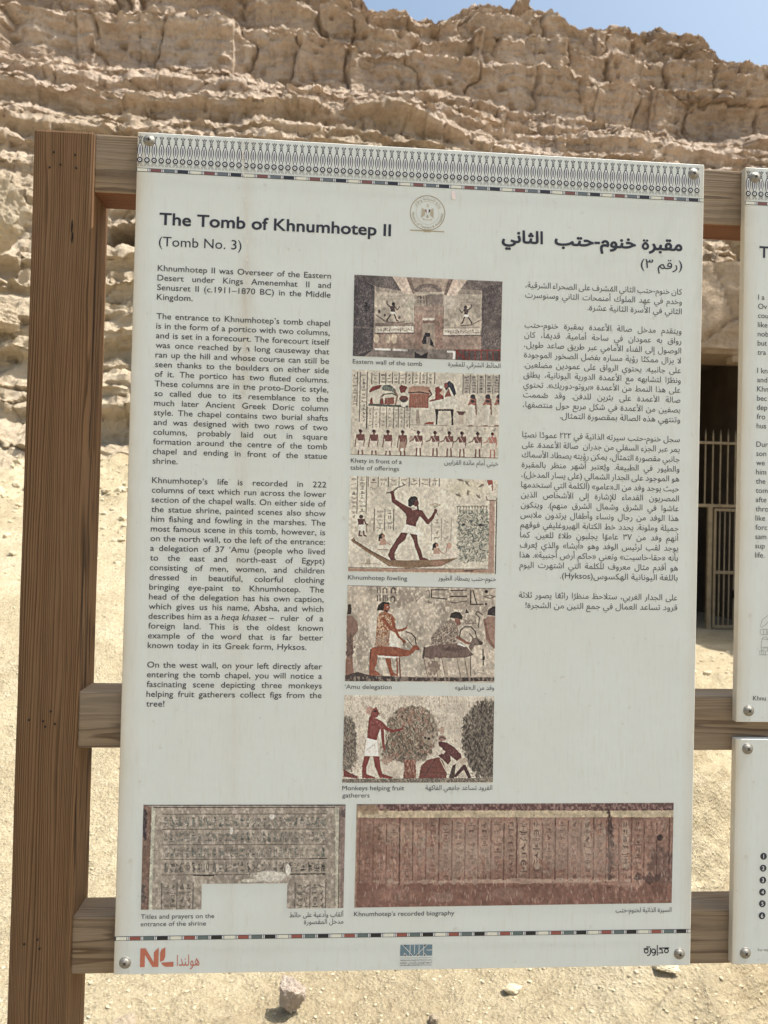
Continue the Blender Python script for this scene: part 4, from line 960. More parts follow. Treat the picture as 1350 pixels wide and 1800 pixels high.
# -- 3: striding hunter on a reed boat
p = Pic(None, ((68, 50), (1238, 85), (52, 805)), 400, 258, (200, 191, 171), 3); p.tone(p.n1, .25); p.cloud(1000, 150, 180, 80, (200, 190, 162), .6); p.cloud(200, 500, 120, 120, (176, 166, 146), .6)
for x, y1 in ((128, 350), (200, 350)): col_line(p, x, 55, y1, 6)
p.glyphs(76, 62, 122, 390, 9, (72, 64, 60), 101, 6); p.glyphs(136, 60, 194, 345, 8, (72, 64, 60), 102, 6)
for i, x in enumerate((212, 290, 370, 454, 534, 616, 696, 772)):
    col_line(p, x, 60, 135, 6)
    if x < 770: p.glyphs(x + 8, 66, x + 72, 134 + (40 if i == 0 else 0), 2, (92, 78, 70), 110 + i, 7, .85)
for x in (260, 342, 412): col_line(p, x, 315, 485, 6)
p.glyphs(272, 320, 336, 482, 5, (104, 92, 82), 120, 6, .8); p.glyphs(352, 320, 408, 482, 4, (86, 74, 68), 121, 7, .9)
for x in (712, 790, 866): col_line(p, x, 390, 570, 5, (128, 116, 104))
p.glyphs(720, 395, 784, 565, 4, (110, 98, 88), 122, 6, .8); p.glyphs(796, 395, 860, 565, 4, (150, 140, 124), 123, 5, .8)
SK = (100, 56, 52)
p.line([(355, 188), (400, 178), (440, 145), (495, 127)], [9, 9, 8, 6], (74, 58, 52)); p.ell(398, 186, 15, 15, SK)
p.line([(400, 190), (412, 250), (470, 290), (515, 325)], [22, 34, 40, 56], SK); p.poly([(470, 285), (530, 300), (600, 318), (642, 330), (612, 380), (590, 425), (585, 455), (505, 440), (512, 380), (500, 340)], SK); p.line([(622, 345), (650, 380), (680, 420)], [44, 36, 30], SK); p.line([(680, 420), (715, 385), (742, 330)], [32, 26, 18], SK); p.ell(742, 330, 13, 16, SK); p.line([(748, 340), (762, 365)], 5, SK)
p.poly([(525, 290), (524, 245), (545, 216), (580, 212), (602, 228), (600, 250), (590, 275), (560, 285), (545, 300)], (44, 40, 44)); p.poly([(578, 250), (602, 240), (610, 272), (602, 290), (580, 296), (570, 285)], SK); p.poly([(592, 290), (604, 290), (612, 332), (600, 334)], (40, 36, 40)); p.poly([(545, 300), (575, 300), (590, 320), (560, 325)], (170, 156, 140)); p.line([(588, 262), (602, 262)], 4, (40, 34, 36))
p.poly([(508, 435), (585, 458), (640, 520), (590, 528), (550, 500), (520, 505), (470, 505), (490, 460)], (222, 214, 196)); p.poly([(528, 495), (552, 530), (506, 522)], WH)
p.poly([(468, 502), (522, 505), (500, 560), (450, 600), (420, 660), (418, 700), (430, 720), (390, 724), (366, 680), (385, 630), (430, 560)], SK); p.poly([(538, 510), (595, 520), (602, 590), (628, 650), (640, 698), (690, 718), (690, 732), (615, 730), (606, 690), (580, 620), (565, 560)], SK)
p.line([(735, 310), (735, 285)], 6, (120, 128, 104))
for a in (-1, -.5, 0, .5, 1): p.line([(738, 305), (738 + 36 * a, 282 - 10 * (1 - abs(a)))], 5, (142, 138, 114)); p.ell(738 + 36 * a, 284 - 12 * (1 - abs(a)), 9, 6, (170, 150, 122))
p.poly([(75, 560), (100, 536), (112, 566), (240, 650), (385, 722), (700, 722), (920, 706), (790, 770), (520, 785), (370, 768), (210, 660), (95, 580)], (126, 100, 74)); p.line([(100, 562), (240, 652), (385, 728)], 9, (88, 68, 54), .8); p.cloud(760, 745, 70, 26, (160, 120, 100), .7, .3); p.line([(180, 640), (390, 762), (520, 780)], 8, (150, 124, 92), .7)
p.ell(155, 375, 16, 16, (70, 52, 50)); p.poly([(128, 392), (180, 392), (174, 440), (132, 440)], (90, 54, 52)); p.line([(178, 395), (190, 430), (208, 440)], 10, (90, 54, 52)); p.poly([(135, 438), (180, 438), (186, 490), (136, 490)], WH); p.line([(145, 488), (138, 522), (160, 526)], 11, (92, 58, 54)); p.line([(174, 488), (178, 524), (194, 528)], 10, (92, 58, 54)); p.line([(198, 445), (200, 500)], 6, (96, 72, 62))
for x, y, m in ((318, 540, 1), (742, 615, 1)):
    p.poly([(x - 28, y + 30), (x - 24, y - 18), (x, y - 36), (x + 20, y - 22), (x + 8, y), (x - 8, y + 30)], (52, 46, 48)); p.ell(x + 12, y - 12, 12, 14, (156, 112, 92)); p.poly([(x - 14, y + 10), (x + 22, y + 6), (x + 36, y + 60), (x - 20, y + 78)], (176, 140, 118)); p.line([(x + 18, y + 12), (x + 40, y + 42), (x + 66, y + 56)], 7, (160, 118, 98)); p.poly([(x - 20, y + 60), (x + 40, y + 58), (x + 60, y + 92), (x - 30, y + 94)], (206, 196, 178))
p.line([(285, 635), (368, 638)], 6, (140, 122, 100)); p.ell(850, 610, 20, 26, (188, 152, 130)); p.poly([(825, 660), (860, 630), (905, 660), (910, 700), (830, 705)], (206, 192, 174)); p.line([(835, 600), (825, 660)], 6, (160, 120, 100))
p.line([(155, 745), (280, 748)], 5, (160, 144, 122)); p.ell(210, 730, 16, 26, (150, 134, 114), .7)
RP = [(925, 330), (1160, 315), (1170, 420), (1168, 735), (935, 740), (910, 520)]
p.blend(p.inpoly(RP, 26), (166, 162, 144), .7); p.leaves(RP, 700, 20, 4.2, [(84, 92, 86), (104, 110, 100), (70, 78, 76), (206, 200, 182), (150, 150, 134), (120, 120, 106)], 41, .8)
for i in range(11): x = 915 + i * 23; p.line([(x, 350), (x + 2, 300)], 4, (110, 114, 98)); p.poly([(x - 11, 290), (x + 13, 290), (x + 3, 312)], (126, 124, 104))
p.ell(1105, 446, 26, 8, (60, 60, 58)); p.ell(965, 440, 12, 10, (60, 60, 58))
for x, y, r in ((990, 110, .9), (920, 205, .4), (998, 185, 1.5), (1080, 215, .8), (1105, 130, -.5), (940, 85, .3)): p.ell(x, y, 24, 8, (110, 98, 86), .85, r); p.ell(x + 8, y - 6, 14, 5, (140, 120, 98), .8, r + 1.2)
p.poly([(1150, 82), (1196, 85), (1200, 172), (1190, 172), (1186, 120), (1160, 128)], (148, 74, 62)); p.poly([(1172, 245), (1214, 248), (1206, 830), (1160, 830)], (166, 136, 118)); p.line([(1145, 215), (1150, 245), (1225, 250), (1232, 228)], 8, (126, 102, 88)); p.line([(1228, 260), (1218, 830)], 8, (62, 58, 56))
p.line([(55, 776), (640, 790), (1160, 796)], 5, (90, 78, 70)); p.poly([(52, 782), (1165, 800), (1165, 826), (52, 806)], (160, 128, 106)); p.cloud(1000, 808, 50, 8, (80, 66, 66), .8); p.tone(p.n2, .26); p.tone(p.n3, .16)
p.build('picture', [(0.2636, 0.5956), (0.4453, 0.5953), (0.2641, 0.4800), (0.4453, 0.4794)], board, M['picture'], 'picture of a striding hunter with raised arm on a reed boat')

# -- 4: two men leading horned animals
p = Pic(None, ((72, 62), (1243, 85), (50, 820)), 400, 258, (172, 159, 141), 4); p.tone(p.n1, .5); p.flecks(.60, (198, 188, 168), .55, p.n2); p.cloud(1000, 180, 200, 120, (150, 134, 118), .4); p.cloud(500, 150, 120, 60, (126, 110, 100), .35)
p.cloud(430, 520, 60, 90, (214, 206, 190), .9); p.cloud(270, 380, 40, 160, (206, 196, 178), .7); p.cloud(480, 330, 60, 90, (206, 198, 180), .6); p.cloud(560, 700, 90, 80, (196, 186, 166), .6); p.cloud(345, 690, 30, 50, (214, 204, 188), .8)
for x in (306, 326): p.line([(x, 82), (x, 120)], 6, DK)
for x in (304, 326, 350, 366, 380): p.line([(x, 140), (x, 186)], 7, DK)
for x, y in ((364, 122), (430, 122), (426, 190)): p.line([(x - 15, y), (x - 14, y - 30), (x, y - 42), (x + 14, y - 30), (x + 15, y)], 8, DK)
p.line([(852, 98), (730, 98), (732, 160), (852, 172)], 9, (70, 62, 60)); p.line([(885, 104), (1010, 100)], 8, DK); p.line([(880, 152), (1010, 150)], 9, DK); p.line([(870, 195), (920, 204), (970, 192), (1012, 188)], 7, (90, 78, 72)); p.line([(1045, 100), (1040, 215), (1140, 215)], 9, DK); p.line([(1060, 100), (1090, 210)], 8, DK); p.ell(1168, 112, 14, 14, DK); p.ell(1164, 212, 9, 9, DK); p.line([(1150, 152), (1195, 140), (1238, 152), (1195, 168), (1150, 152)], 6, (90, 80, 74)); p.line([(690, 110), (712, 100), (716, 150), (705, 200), (730, 205)], 6, (110, 100, 92)); p.line([(580, 190), (610, 100)], 6, (130, 112, 100)); p.line([(610, 190), (660, 140)], 6, (130, 112, 100)); p.ell(472, 228, 15, 16, (120, 104, 92), .5)
RB = (138, 74, 50)
p.poly([(300, 262), (310, 220), (345, 192), (395, 196), (406, 212), (380, 222), (350, 262)], (44, 38, 38)); p.poly([(362, 212), (395, 214), (404, 240), (392, 262), (380, 285), (350, 268)], RB); p.poly([(362, 255), (390, 262), (384, 282), (362, 276)], (52, 40, 38)); p.ell(384, 235, 6, 4, (214, 204, 186))
p.poly([(300, 320), (320, 285), (360, 268), (420, 295), (445, 330), (446, 400), (400, 420), (395, 545), (285, 548), (296, 420)], (146, 92, 62)); m_ = p.inpoly([(300, 300), (420, 300), (446, 360), (395, 430), (390, 545), (286, 548)]); p.blend(m_ * np.clip((p.n3 - .5) * 10, 0, 1), (202, 178, 142), .8); p.blend(p.inpoly([(292, 420), (392, 420), (394, 550), (284, 550)]) * np.clip((p.n2 - .42) * 6, 0, 1), (150, 128, 112), .8)
p.line([(350, 330), (400, 400), (440, 425), (500, 418), (530, 400)], [26, 28, 24, 17, 14], RB); p.line([(420, 320), (436, 400), (470, 470), (510, 505)], [22, 24, 18, 13], RB); p.line([(528, 402), (538, 380)], 7, RB); p.ell(512, 510, 13, 13, RB)
p.poly([(244, 590), (262, 556), (330, 546), (450, 552), (520, 575), (556, 580), (580, 545), (612, 535), (640, 576), (600, 580), (580, 605), (540, 625), (470, 632), (330, 625), (300, 610), (296, 680), (270, 780), (240, 778)], RB); p.line([(252, 570), (246, 650)], 8, (80, 52, 44)); p.poly([(305, 618), (470, 630), (470, 644), (310, 634)], (214, 204, 186))
p.poly([(258, 600), (305, 610), (300, 680), (280, 730), (320, 762), (340, 778), (262, 778), (256, 690)], (140, 78, 56)); p.poly([(362, 640), (408, 642), (415, 720), (430, 755), (470, 782), (405, 784), (385, 720)], RB); p.line([(456, 640), (458, 785)], 11, RB); p.line([(474, 640), (482, 785)], 10, (118, 62, 46)); p.line([(246, 650), (244, 780)], 10, RB)
p.line([(530, 432), (570, 445), (600, 480), (606, 530)], 8, (56, 46, 44)); p.line([(536, 490), (580, 545)], 6, (56, 46, 44)); p.line([(510, 510), (508, 540), (530, 505)], 4, (90, 60, 50))
G2 = (136, 118, 104)
p.poly([(872, 320), (885, 285), (920, 272), (955, 280), (978, 312), (970, 338), (920, 330)], (52, 46, 46)); p.poly([(915, 325), (955, 330), (962, 372), (935, 388), (910, 360)], (122, 80, 68))
p.poly([(722, 540), (725, 480), (760, 430), (830, 365), (880, 330), (925, 360), (945, 430), (930, 500), (870, 560), (850, 640), (740, 640)], G2); m_ = p.inpoly([(722, 540), (725, 480), (830, 365), (925, 360), (930, 500), (850, 640), (740, 640)])
p.blend(m_ * (np.sin((p.X * .55 + p.Y) * .30 + p.jx * 8) > .2), (84, 72, 66), .6); p.blend(m_ * np.clip((p.n3 - .55) * 10, 0, 1), (196, 184, 164), .6)
p.poly([(664, 620), (672, 560), (720, 545), (870, 530), (960, 520), (1010, 560), (1060, 620), (1000, 640), (680, 650)], (108, 88, 80)); p.cloud(890, 575, 60, 30, (80, 62, 58), .7); p.line([(672, 560), (660, 640)], 14, (72, 62, 60)); p.line([(940, 480), (1000, 520), (1040, 530)], [26, 20, 14], (130, 86, 70)); p.poly([(940, 520), (1000, 548), (990, 556), (930, 535)], WH)
p.line([(952, 470), (958, 425), (990, 395), (1040, 395), (1075, 430), (1086, 490)], 9, (66, 58, 54)); p.line([(1030, 450), (1070, 500)], 8, (90, 76, 68)); p.poly([(1050, 490), (1090, 478), (1138, 522), (1130, 540), (1070, 545), (1040, 590), (1020, 560)], (110, 94, 84)); p.poly([(1085, 490), (1138, 524), (1110, 540)], (72, 62, 58))
for x in (690, 770, 830, 950, 1010): p.poly([(x - 24, 640), (x + 14, 640), (x + 30, 795), (x + 4, 795)], (170, 156, 136)); p.line([(x - 24, 640), (x + 4, 795)], 5, (104, 88, 78))
p.cloud(740, 720, 60, 70, (112, 90, 80), .5)
p.line([(1100, 400), (1110, 320), (1080, 290), (1095, 270), (1135, 300)], 9, (90, 80, 70)); p.line([(1000, 365), (1000, 340), (1020, 360), (1040, 335), (1060, 360), (1080, 338), (1078, 368), (1000, 368)], 6, (120, 104, 94)); p.poly([(998, 285), (1005, 250), (1030, 286)], (60, 52, 50)); p.line([(1135, 575), (1135, 700)], 9, (60, 52, 50)); p.poly([(1122, 660), (1150, 620), (1148, 660)], (60, 52, 50)); p.line([(1035, 625), (1034, 785)], 7, (76, 66, 62)); p.glyphs(1050, 720, 1150, 790, 1, (90, 78, 72), 140, 7, .8, 3)
p.poly([(1172, 300), (1180, 260), (1215, 232), (1242, 232), (1242, 310)], (58, 50, 52)); p.poly([(1145, 350), (1175, 310), (1242, 312), (1240, 560), (1200, 550), (1160, 500)], (146, 114, 98)); p.line([(1150, 340), (1175, 480), (1225, 560)], 20, (128, 92, 78)); p.poly([(72, 215), (95, 210), (105, 250), (100, 290), (68, 292)], (64, 54, 52)); p.poly([(66, 300), (110, 305), (150, 350), (155, 420), (118, 470), (110, 640), (62, 640)], (126, 98, 84)); p.cloud(90, 560, 34, 90, (84, 66, 62), .7); p.poly([(60, 640), (110, 640), (120, 760), (150, 770), (56, 772)], (130, 94, 78))
p.poly([(52, 775), (150, 748), (240, 775), (500, 790), (700, 796), (1235, 800), (1232, 832), (50, 822)], (70, 60, 58)); p.blend(np.clip((p.n2 - .5) * 8, 0, 1) * (p.Y > 785), (140, 124, 110), .7); p.line([(72, 64), (1242, 88)], 6, (90, 78, 72), .7); p.tone(p.n2, .3); p.tone(p.n3, .18)
p.build('picture', [(0.2641, 0.4629), (0.4454, 0.4627), (0.2635, 0.3474), (0.4463, 0.3472)], board, M['picture'], 'picture of two men leading horned animals')

# -- 5: fruit pickers at a round tree
p = Pic(None, ((70, 75), (1254, 85), (52, 768)), 400, 234, (202, 191, 171), 5); streak = fbm(p.X / 9, p.Y / 26, seed=77, oct=3); p.tone(p.n1, .3); p.blend(np.clip((streak - .56) * 9, 0, 1), (146, 130, 114), .7)
def bush(cx, cy, rx, ry, c1, c2, c3, rag=.35):
    d = np.hypot((p.X - cx) / rx, (p.Y - cy) / ry) + (p.n2 - .5) * rag; m = np.clip((1 - d) * 7, 0, 1); p.blend(m, c1, .85); p.blend(m * np.clip((streak - .5) * 10, 0, 1), c2, .8); p.blend(m * np.clip((.4 - streak) * 10, 0, 1), c3, .7)
bush(600, 350, 210, 200, (134, 118, 100), (92, 80, 70), (186, 172, 150)); bush(560, 500, 215, 130, (122, 106, 90), (78, 70, 62), (184, 168, 146)); p.cloud(600, 240, 80, 60, (150, 104, 84), .35); p.cloud(520, 250, 40, 50, (150, 110, 90), .4); p.cloud(830, 360, 25, 30, (150, 110, 92), .5)
p.line([(470, 290), (480, 240), (540, 185), (620, 165), (700, 185), (760, 240)], 5, (104, 92, 78), .6)
bush(1180, 430, 190, 330, (86, 78, 70), (54, 50, 48), (140, 128, 112), .3); bush(90, 460, 80, 240, (120, 110, 96), (74, 70, 66), (170, 158, 138), .4); p.cloud(110, 480, 40, 60, (84, 66, 62), .6)
TP = [(410, 300), (470, 200), (600, 155), (720, 190), (790, 320), (780, 460), (700, 560), (560, 600), (430, 560), (390, 430)]
p.leaves(TP, 800, 22, 5.0, [(84, 74, 64), (112, 98, 82), (62, 56, 52), (178, 166, 144), (140, 122, 102), (150, 104, 86), (96, 92, 76)], 51, .75, (0.6, 2.6))
p.leaves([(1010, 250), (1110, 150), (1250, 100), (1250, 740), (1090, 730), (990, 480)], 650, 22, 5.2, [(50, 46, 46), (74, 68, 62), (112, 102, 90), (60, 54, 50), (134, 122, 106)], 52, .75, (0.6, 2.6))
p.leaves([(62, 240), (110, 260), (160, 400), (170, 600), (120, 690), (60, 660)], 330, 15, 3.4, [(84, 76, 70), (120, 110, 96), (66, 60, 58), (160, 148, 128), (96, 70, 64)], 53, .75, (0.6, 2.6))
p.leaves([(70, 80), (1250, 90), (1250, 300), (800, 420), (400, 200), (240, 560), (80, 240)], 500, 13, 2.6, [(150, 136, 118), (214, 206, 190), (176, 160, 140)], 54, .6, (1.1, 2.1))
p.leaves([(60, 690), (1244, 700), (1244, 770), (52, 768)], 260, 14, 3, [(84, 76, 68), (124, 112, 98), (150, 138, 120)], 55, .7, (-.4, .4))
p.poly([(535, 585), (625, 590), (632, 740), (528, 740)], (122, 74, 62)); p.blend(p.inpoly([(535, 585), (625, 590), (632, 740), (528, 740)]) * np.clip((streak - .55) * 9, 0, 1), (160, 130, 112), .7); p.cloud(450, 640, 90, 60, (200, 188, 168), .8); p.cloud(400, 590, 60, 36, (132, 92, 76), .5)
RR = (124, 58, 54)
p.cloud(270, 200, 36, 36, (170, 128, 110), .9, .2); p.poly([(288, 190), (318, 168), (345, 222), (325, 250), (300, 262), (268, 245)], RR); p.ell(308, 205, 14, 8, (50, 44, 46)); p.poly([(262, 245), (330, 265), (365, 285), (372, 320), (350, 345), (335, 380), (322, 435), (245, 415), (252, 330)], RR); p.line([(355, 300), (400, 345), (450, 362), (520, 345)], [34, 28, 24, 16], RR); p.line([(510, 345), (535, 318)], 9, RR); p.line([(362, 310), (368, 400), (375, 480), (380, 505)], [24, 24, 18, 16], RR)
p.poly([(242, 415), (325, 435), (335, 560), (224, 556)], (226, 220, 208)); p.line([(240, 510), (300, 470)], 3, (150, 140, 130)); p.poly([(335, 380), (352, 345), (356, 430), (340, 460)], (214, 206, 192)); p.poly([(222, 560), (270, 560), (240, 650), (238, 700), (310, 728), (310, 736), (206, 734), (206, 640)], RR); p.poly([(292, 560), (342, 562), (350, 640), (365, 700), (445, 726), (440, 738), (345, 732), (305, 640)], RR); p.poly([(240, 640), (300, 600), (300, 690), (320, 730), (250, 700)], (206, 196, 178), .8)
p.cloud(720, 430, 40, 60, (150, 134, 116), .9, .3); p.ell(730, 422, 12, 10, (44, 40, 42)); p.ell(703, 415, 10, 9, (66, 58, 56)); p.line([(690, 460), (750, 490)], 6, (90, 76, 70)); p.cloud(835, 420, 34, 26, (144, 110, 98), 1, .2); p.line([(815, 420), (835, 410), (865, 425)], 7, (66, 54, 54))
p.poly([(808, 445), (870, 452), (930, 490), (985, 548), (990, 580), (950, 600), (900, 560), (905, 600), (880, 630), (840, 590), (805, 560), (840, 500), (810, 480)], (92, 52, 54)); p.cloud(820, 520, 40, 30, (204, 194, 176), .8); p.poly([(655, 700), (665, 640), (720, 590), (810, 570), (840, 600), (872, 690), (865, 742), (650, 742)], (112, 64, 58)); p.line([(690, 720), (780, 590)], 7, (66, 50, 50)); p.line([(660, 650), (790, 655)], 5, (80, 56, 54)); p.line([(660, 690), (840, 695)], 5, (80, 56, 54)); p.line([(820, 590), (870, 690)], 7, (190, 176, 158))
p.poly([(915, 640), (945, 620), (935, 700), (930, 740), (885, 742)], (72, 56, 54)); p.line([(940, 720), (1010, 645), (1050, 730)], [22, 30, 26], (76, 52, 54)); p.cloud(1000, 600, 40, 30, (170, 150, 128), .7); p.cloud(650, 640, 20, 60, (206, 196, 178), .7)
p.poly([(62, 660), (110, 690), (175, 720), (170, 738), (60, 720)], (110, 56, 54)); p.poly([(52, 738), (1245, 738), (1244, 772), (52, 770)], (104, 96, 86)); p.blend((p.Y > 738) * np.clip((p.n3 - .5) * 8, 0, 1), (160, 148, 130), .7); p.tone(p.n3, .3); p.tone(streak, .3)
p.build('picture', [(0.2636, 0.3306), (0.4466, 0.3306), (0.2635, 0.2254), (0.4471, 0.2252)], board, M['picture'], 'picture of fruit pickers beside a round tree')

# -- 6: carved door frame, the doorway cut out of the print
p = Pic(None, ((168, 47), (1310, 45), (153, 640)), 520, 272, (146, 135, 121), 6); p.tone(p.n1, .3); p.flecks(.62, (170, 160, 146), .5, p.n2)
p.poly([(165, 45), (212, 60), (200, 642), (150, 642)], (118, 92, 80)); p.cloud(175, 150, 14, 110, (60, 50, 58), .9); p.cloud(165, 560, 16, 60, (84, 74, 70), .8); p.poly([(215, 62), (235, 62), (212, 642), (195, 642)], (172, 170, 150)); p.line([(165, 48), (1310, 48)], 7, (72, 62, 62)); p.line([(225, 62), (1280, 62)], 5, (66, 58, 56)); p.poly([(1250, 60), (1272, 60), (1262, 640), (1250, 640)], (170, 164, 146)); p.line([(1276, 60), (1266, 640)], 5, (104, 92, 82)); p.rect(1278, 50, 1312, 640, (128, 108, 100)); p.cloud(1295, 90, 20, 30, (80, 70, 72), .8)
for i, y in enumerate((100, 186, 274, 356, 444)):
    p.line([(272, y), (1200, y - 1)], 4, (84, 80, 74), .9)
    if i < 4: p.glyphs(276, y + 8, 1198, y + 82, 1, (92, 100, 94) if i < 3 else (78, 74, 70), 200 + i, 5, .9, 24); p.glyphs(276, y + 10, 1198, y + 78, 2, (70, 72, 70), 230 + i, 4, .7, 30)
p.line([(445, 446), (560, 448)], 7, (38, 34, 34)); p.line([(1000, 442), (1190, 442)], 6, (46, 42, 42)); p.line([(1100, 355), (1200, 353)], 5, (46, 42, 42)); p.glyphs(1050, 380, 1198, 432, 1, (50, 46, 46), 260, 7, .9, 4)
for x0 in (270, 1020):
    for x in (x0, x0 + 85, x0 + 175): p.line([(x, 490), (x - 3, 640)], 5, (80, 76, 72), .8)
    p.glyphs(x0 + 8, 495, x0 + 80, 638, 4, (62, 60, 58), 270 + x0, 6, .9, 2); p.glyphs(x0 + 92, 495, x0 + 170, 638, 4, (62, 60, 58), 280 + x0, 6, .9, 2)
p.leaves([(220, 66), (1250, 64), (1250, 480), (215, 480)], 500, 13, 2.2, [(176, 166, 150), (112, 102, 92), (160, 146, 130)], 61, .4); p.cloud(880, 455, 110, 34, (198, 192, 178), 1, .35); p.cloud(980, 420, 16, 40, (206, 200, 186), 1, .3); p.cloud(760, 478, 50, 12, (188, 182, 166), .9, .4); p.cloud(890, 115, 18, 20, (206, 200, 188), .9); p.cloud(660, 195, 10, 26, (206, 202, 190), .9); p.cloud(1100, 300, 80, 60, (160, 148, 132), .5); p.tone(p.n2, .35); p.tone(p.n3, .3)
p.build('picture', [(0.0292, 0.1992), (0.2682, 0.1992), (0.0296, 0.0759), (0.2685, 0.0754)], board, M['picture'], 'picture of a carved lintel with the doorway cut away', hole=(0.2955, 0.7165, 0.757))

# -- 7: long reddish wall of sign columns
p = Pic(None, ((37, 40), (1250, 35), (28, 436)), 620, 205, (134, 101, 86), 7); p.tone(p.n1, .35); p.cloud(640, 180, 420, 110, (158, 132, 114), .6, .5); p.cloud(200, 150, 140, 50, (160, 134, 112), .5); p.cloud(80, 250, 60, 130, (128, 92, 76), .6); p.cloud(1200, 300, 60, 90, (92, 70, 66), .6)
p.poly([(35, 66), (1250, 64), (1250, 92), (35, 92)], (176, 158, 128)); p.poly([(35, 38), (1250, 36), (1250, 66), (35, 64)], (98, 70, 68)); p.blend((p.Y < 66) * np.clip((p.n3 - .5) * 8, 0, 1), (152, 124, 112), .6); p.cloud(80, 60, 60, 20, (150, 126, 98), .8)
for i in range(25):
    x = 50 + i * 49.3; p.line([(x, 95 + 10 * (i % 3)), (x - 3, 340 + 8 * (i % 2))], 3.6 + 1.6 * (i % 3 == 0), (82, 52, 48), (.75, .5, .65, .85)[i % 4] if i > 1 else .4)
    a = .85 if 4 < i < 22 else .5
    p.glyphs(x + 9, 105, x + 41, 335, 9, (90, 64, 58), 300 + i, 4.5, a); 
    if i in (12, 13, 17, 20): p.cloud(x + 24, 200, 18, 110, (186, 164, 142), .5, .4); p.glyphs(x + 9, 105, x + 41, 310, 7, (78, 56, 52), 330 + i, 5.5, .95)
p.blend(np.clip((p.Y - 345 - 60 * (p.n1 - .5) - 30 * (p.n2 - .5)) / 10, 0, 1), (112, 75, 64), .7); p.cloud(640, 340, 560, 10, (186, 160, 140), .55, .8); p.cloud(1000, 200, 14, 150, (66, 48, 48), .85, .6); p.cloud(1150, 330, 60, 22, (72, 54, 52), .7, .9); p.cloud(600, 390, 90, 24, (152, 124, 108), .4, .9); p.cloud(180, 390, 120, 30, (146, 110, 94), .5); p.cloud(350, 400, 60, 22, (156, 128, 112), .5); p.leaves([(40, 95), (1245, 95), (1240, 430), (32, 430)], 900, 14, 2.2, [(186, 164, 146), (104, 74, 66), (170, 142, 124), (120, 88, 78)], 71, .45, (1.3, 1.8)); p.ell(1196, 172, 12, 13, (66, 48, 48)); p.line([(37, 42), (30, 436)], 8, (150, 120, 96), .8)
p.cloud(420, 250, 160, 90, (160, 138, 120), .45, .7); p.cloud(900, 230, 200, 100, (158, 134, 118), .45, .7); p.tone(p.n2, .3); p.tone(p.n3, .25)
p.build('picture', [(0.2815, 0.1996), (0.6750, 0.2007), (0.2817, 0.0758), (0.6747, 0.0773)], board, M['picture'], 'picture of a long reddish wall with columns of signs')
bpy.data.objects.remove(_to); 

# ================================================================== GROUND
def ss(a, b, x): t = np.clip((np.asarray(x, float) - a) / (b - a), 0, 1); return t * t * (3 - 2 * t)
def ground_z(x, y):
    x = np.asarray(x, float); y = np.asarray(y, float)
    left = 1 - ss(-0.8, 3.2, x)
    z = -1.0 + left * np.minimum(np.maximum(y - 2.4, 0), 8.5) * 0.315
    z = z + left * 0.22 * ss(7.4, 10.2, y + 0.9 * (fbm(x * 0.9, y * 0.9, seed=44, oct=3) - 0.5))
    z = z - 0.08 * ss(5.5, 8.5, y) * (1 - left)
    z = z + 0.10 * ss(1.0, 4.0, x) * np.exp(-((y - 6.4) / 0.8) ** 2) * (1 - left)
    return z
def ground_detail(x, y):
    near = np.exp(-((np.asarray(y) - 3) / 9.0) ** 2)
    d = (fbm(x * 0.8, y * 0.8, seed=3, oct=4) - 0.5) * 0.10 + (fbm(x * 5, y * 5, seed=8, oct=4) - 0.5) * 0.045 * near + (fbm(x * 24, y * 24, seed=9, oct=3) - 0.5) * 0.020 * near
    d = d + (fbm(x * 1.6, y * 1.6, seed=14, oct=5, gain=0.6) - 0.5) * 0.50 * ss(7.0, 9.0, y) * (1 - ss(-0.8, 3.2, x))
    # slanting ribs of bare rock in the sloping ground on the right
    u = (x * 0.80 + y * 0.45); v = (-x * 0.45 + y * 0.80)
    rib = fbm(u * 1.0, v * 3.8, seed=21, oct=5, gain=0.58); d = d + (np.clip(rib - 0.44, 0, 1) * 0.85) * ss(0.9, 2.0, x) * (1 - ss(5.0, 7.5, y)) * ss(-0.5, 1.4, y)
    return d
def axis_pts(segs):
    out = []
    for a, b, n in segs: out += list(np.linspace(a, b, n, endpoint=False))
    return np.array(out + [segs[-1][1]])
gx = axis_pts([(-90, -14, 14), (-14, -4, 60), (-4, 4.5, 430), (4.5, 12, 130), (12, 90, 14)])
gy = axis_pts([(-70, -6, 12), (-6, 0.8, 40), (0.8, 4.0, 260), (4.0, 12.5, 220), (12.5, 60, 8)])
GX, GY = np.meshgrid(gx, gy); GZ = ground_z(GX, GY) + ground_detail(GX, GY)
me = mesh_np('ground', np.stack([GX, GY, GZ], -1).reshape(-1, 3), grid_faces(len(gy), len(gx)), True)
tag(link('ground', me, M['sand']), kind='structure')
def gz(x, y): return float(ground_z(x, y) + ground_detail(np.array([x]), np.array([y]))[0])

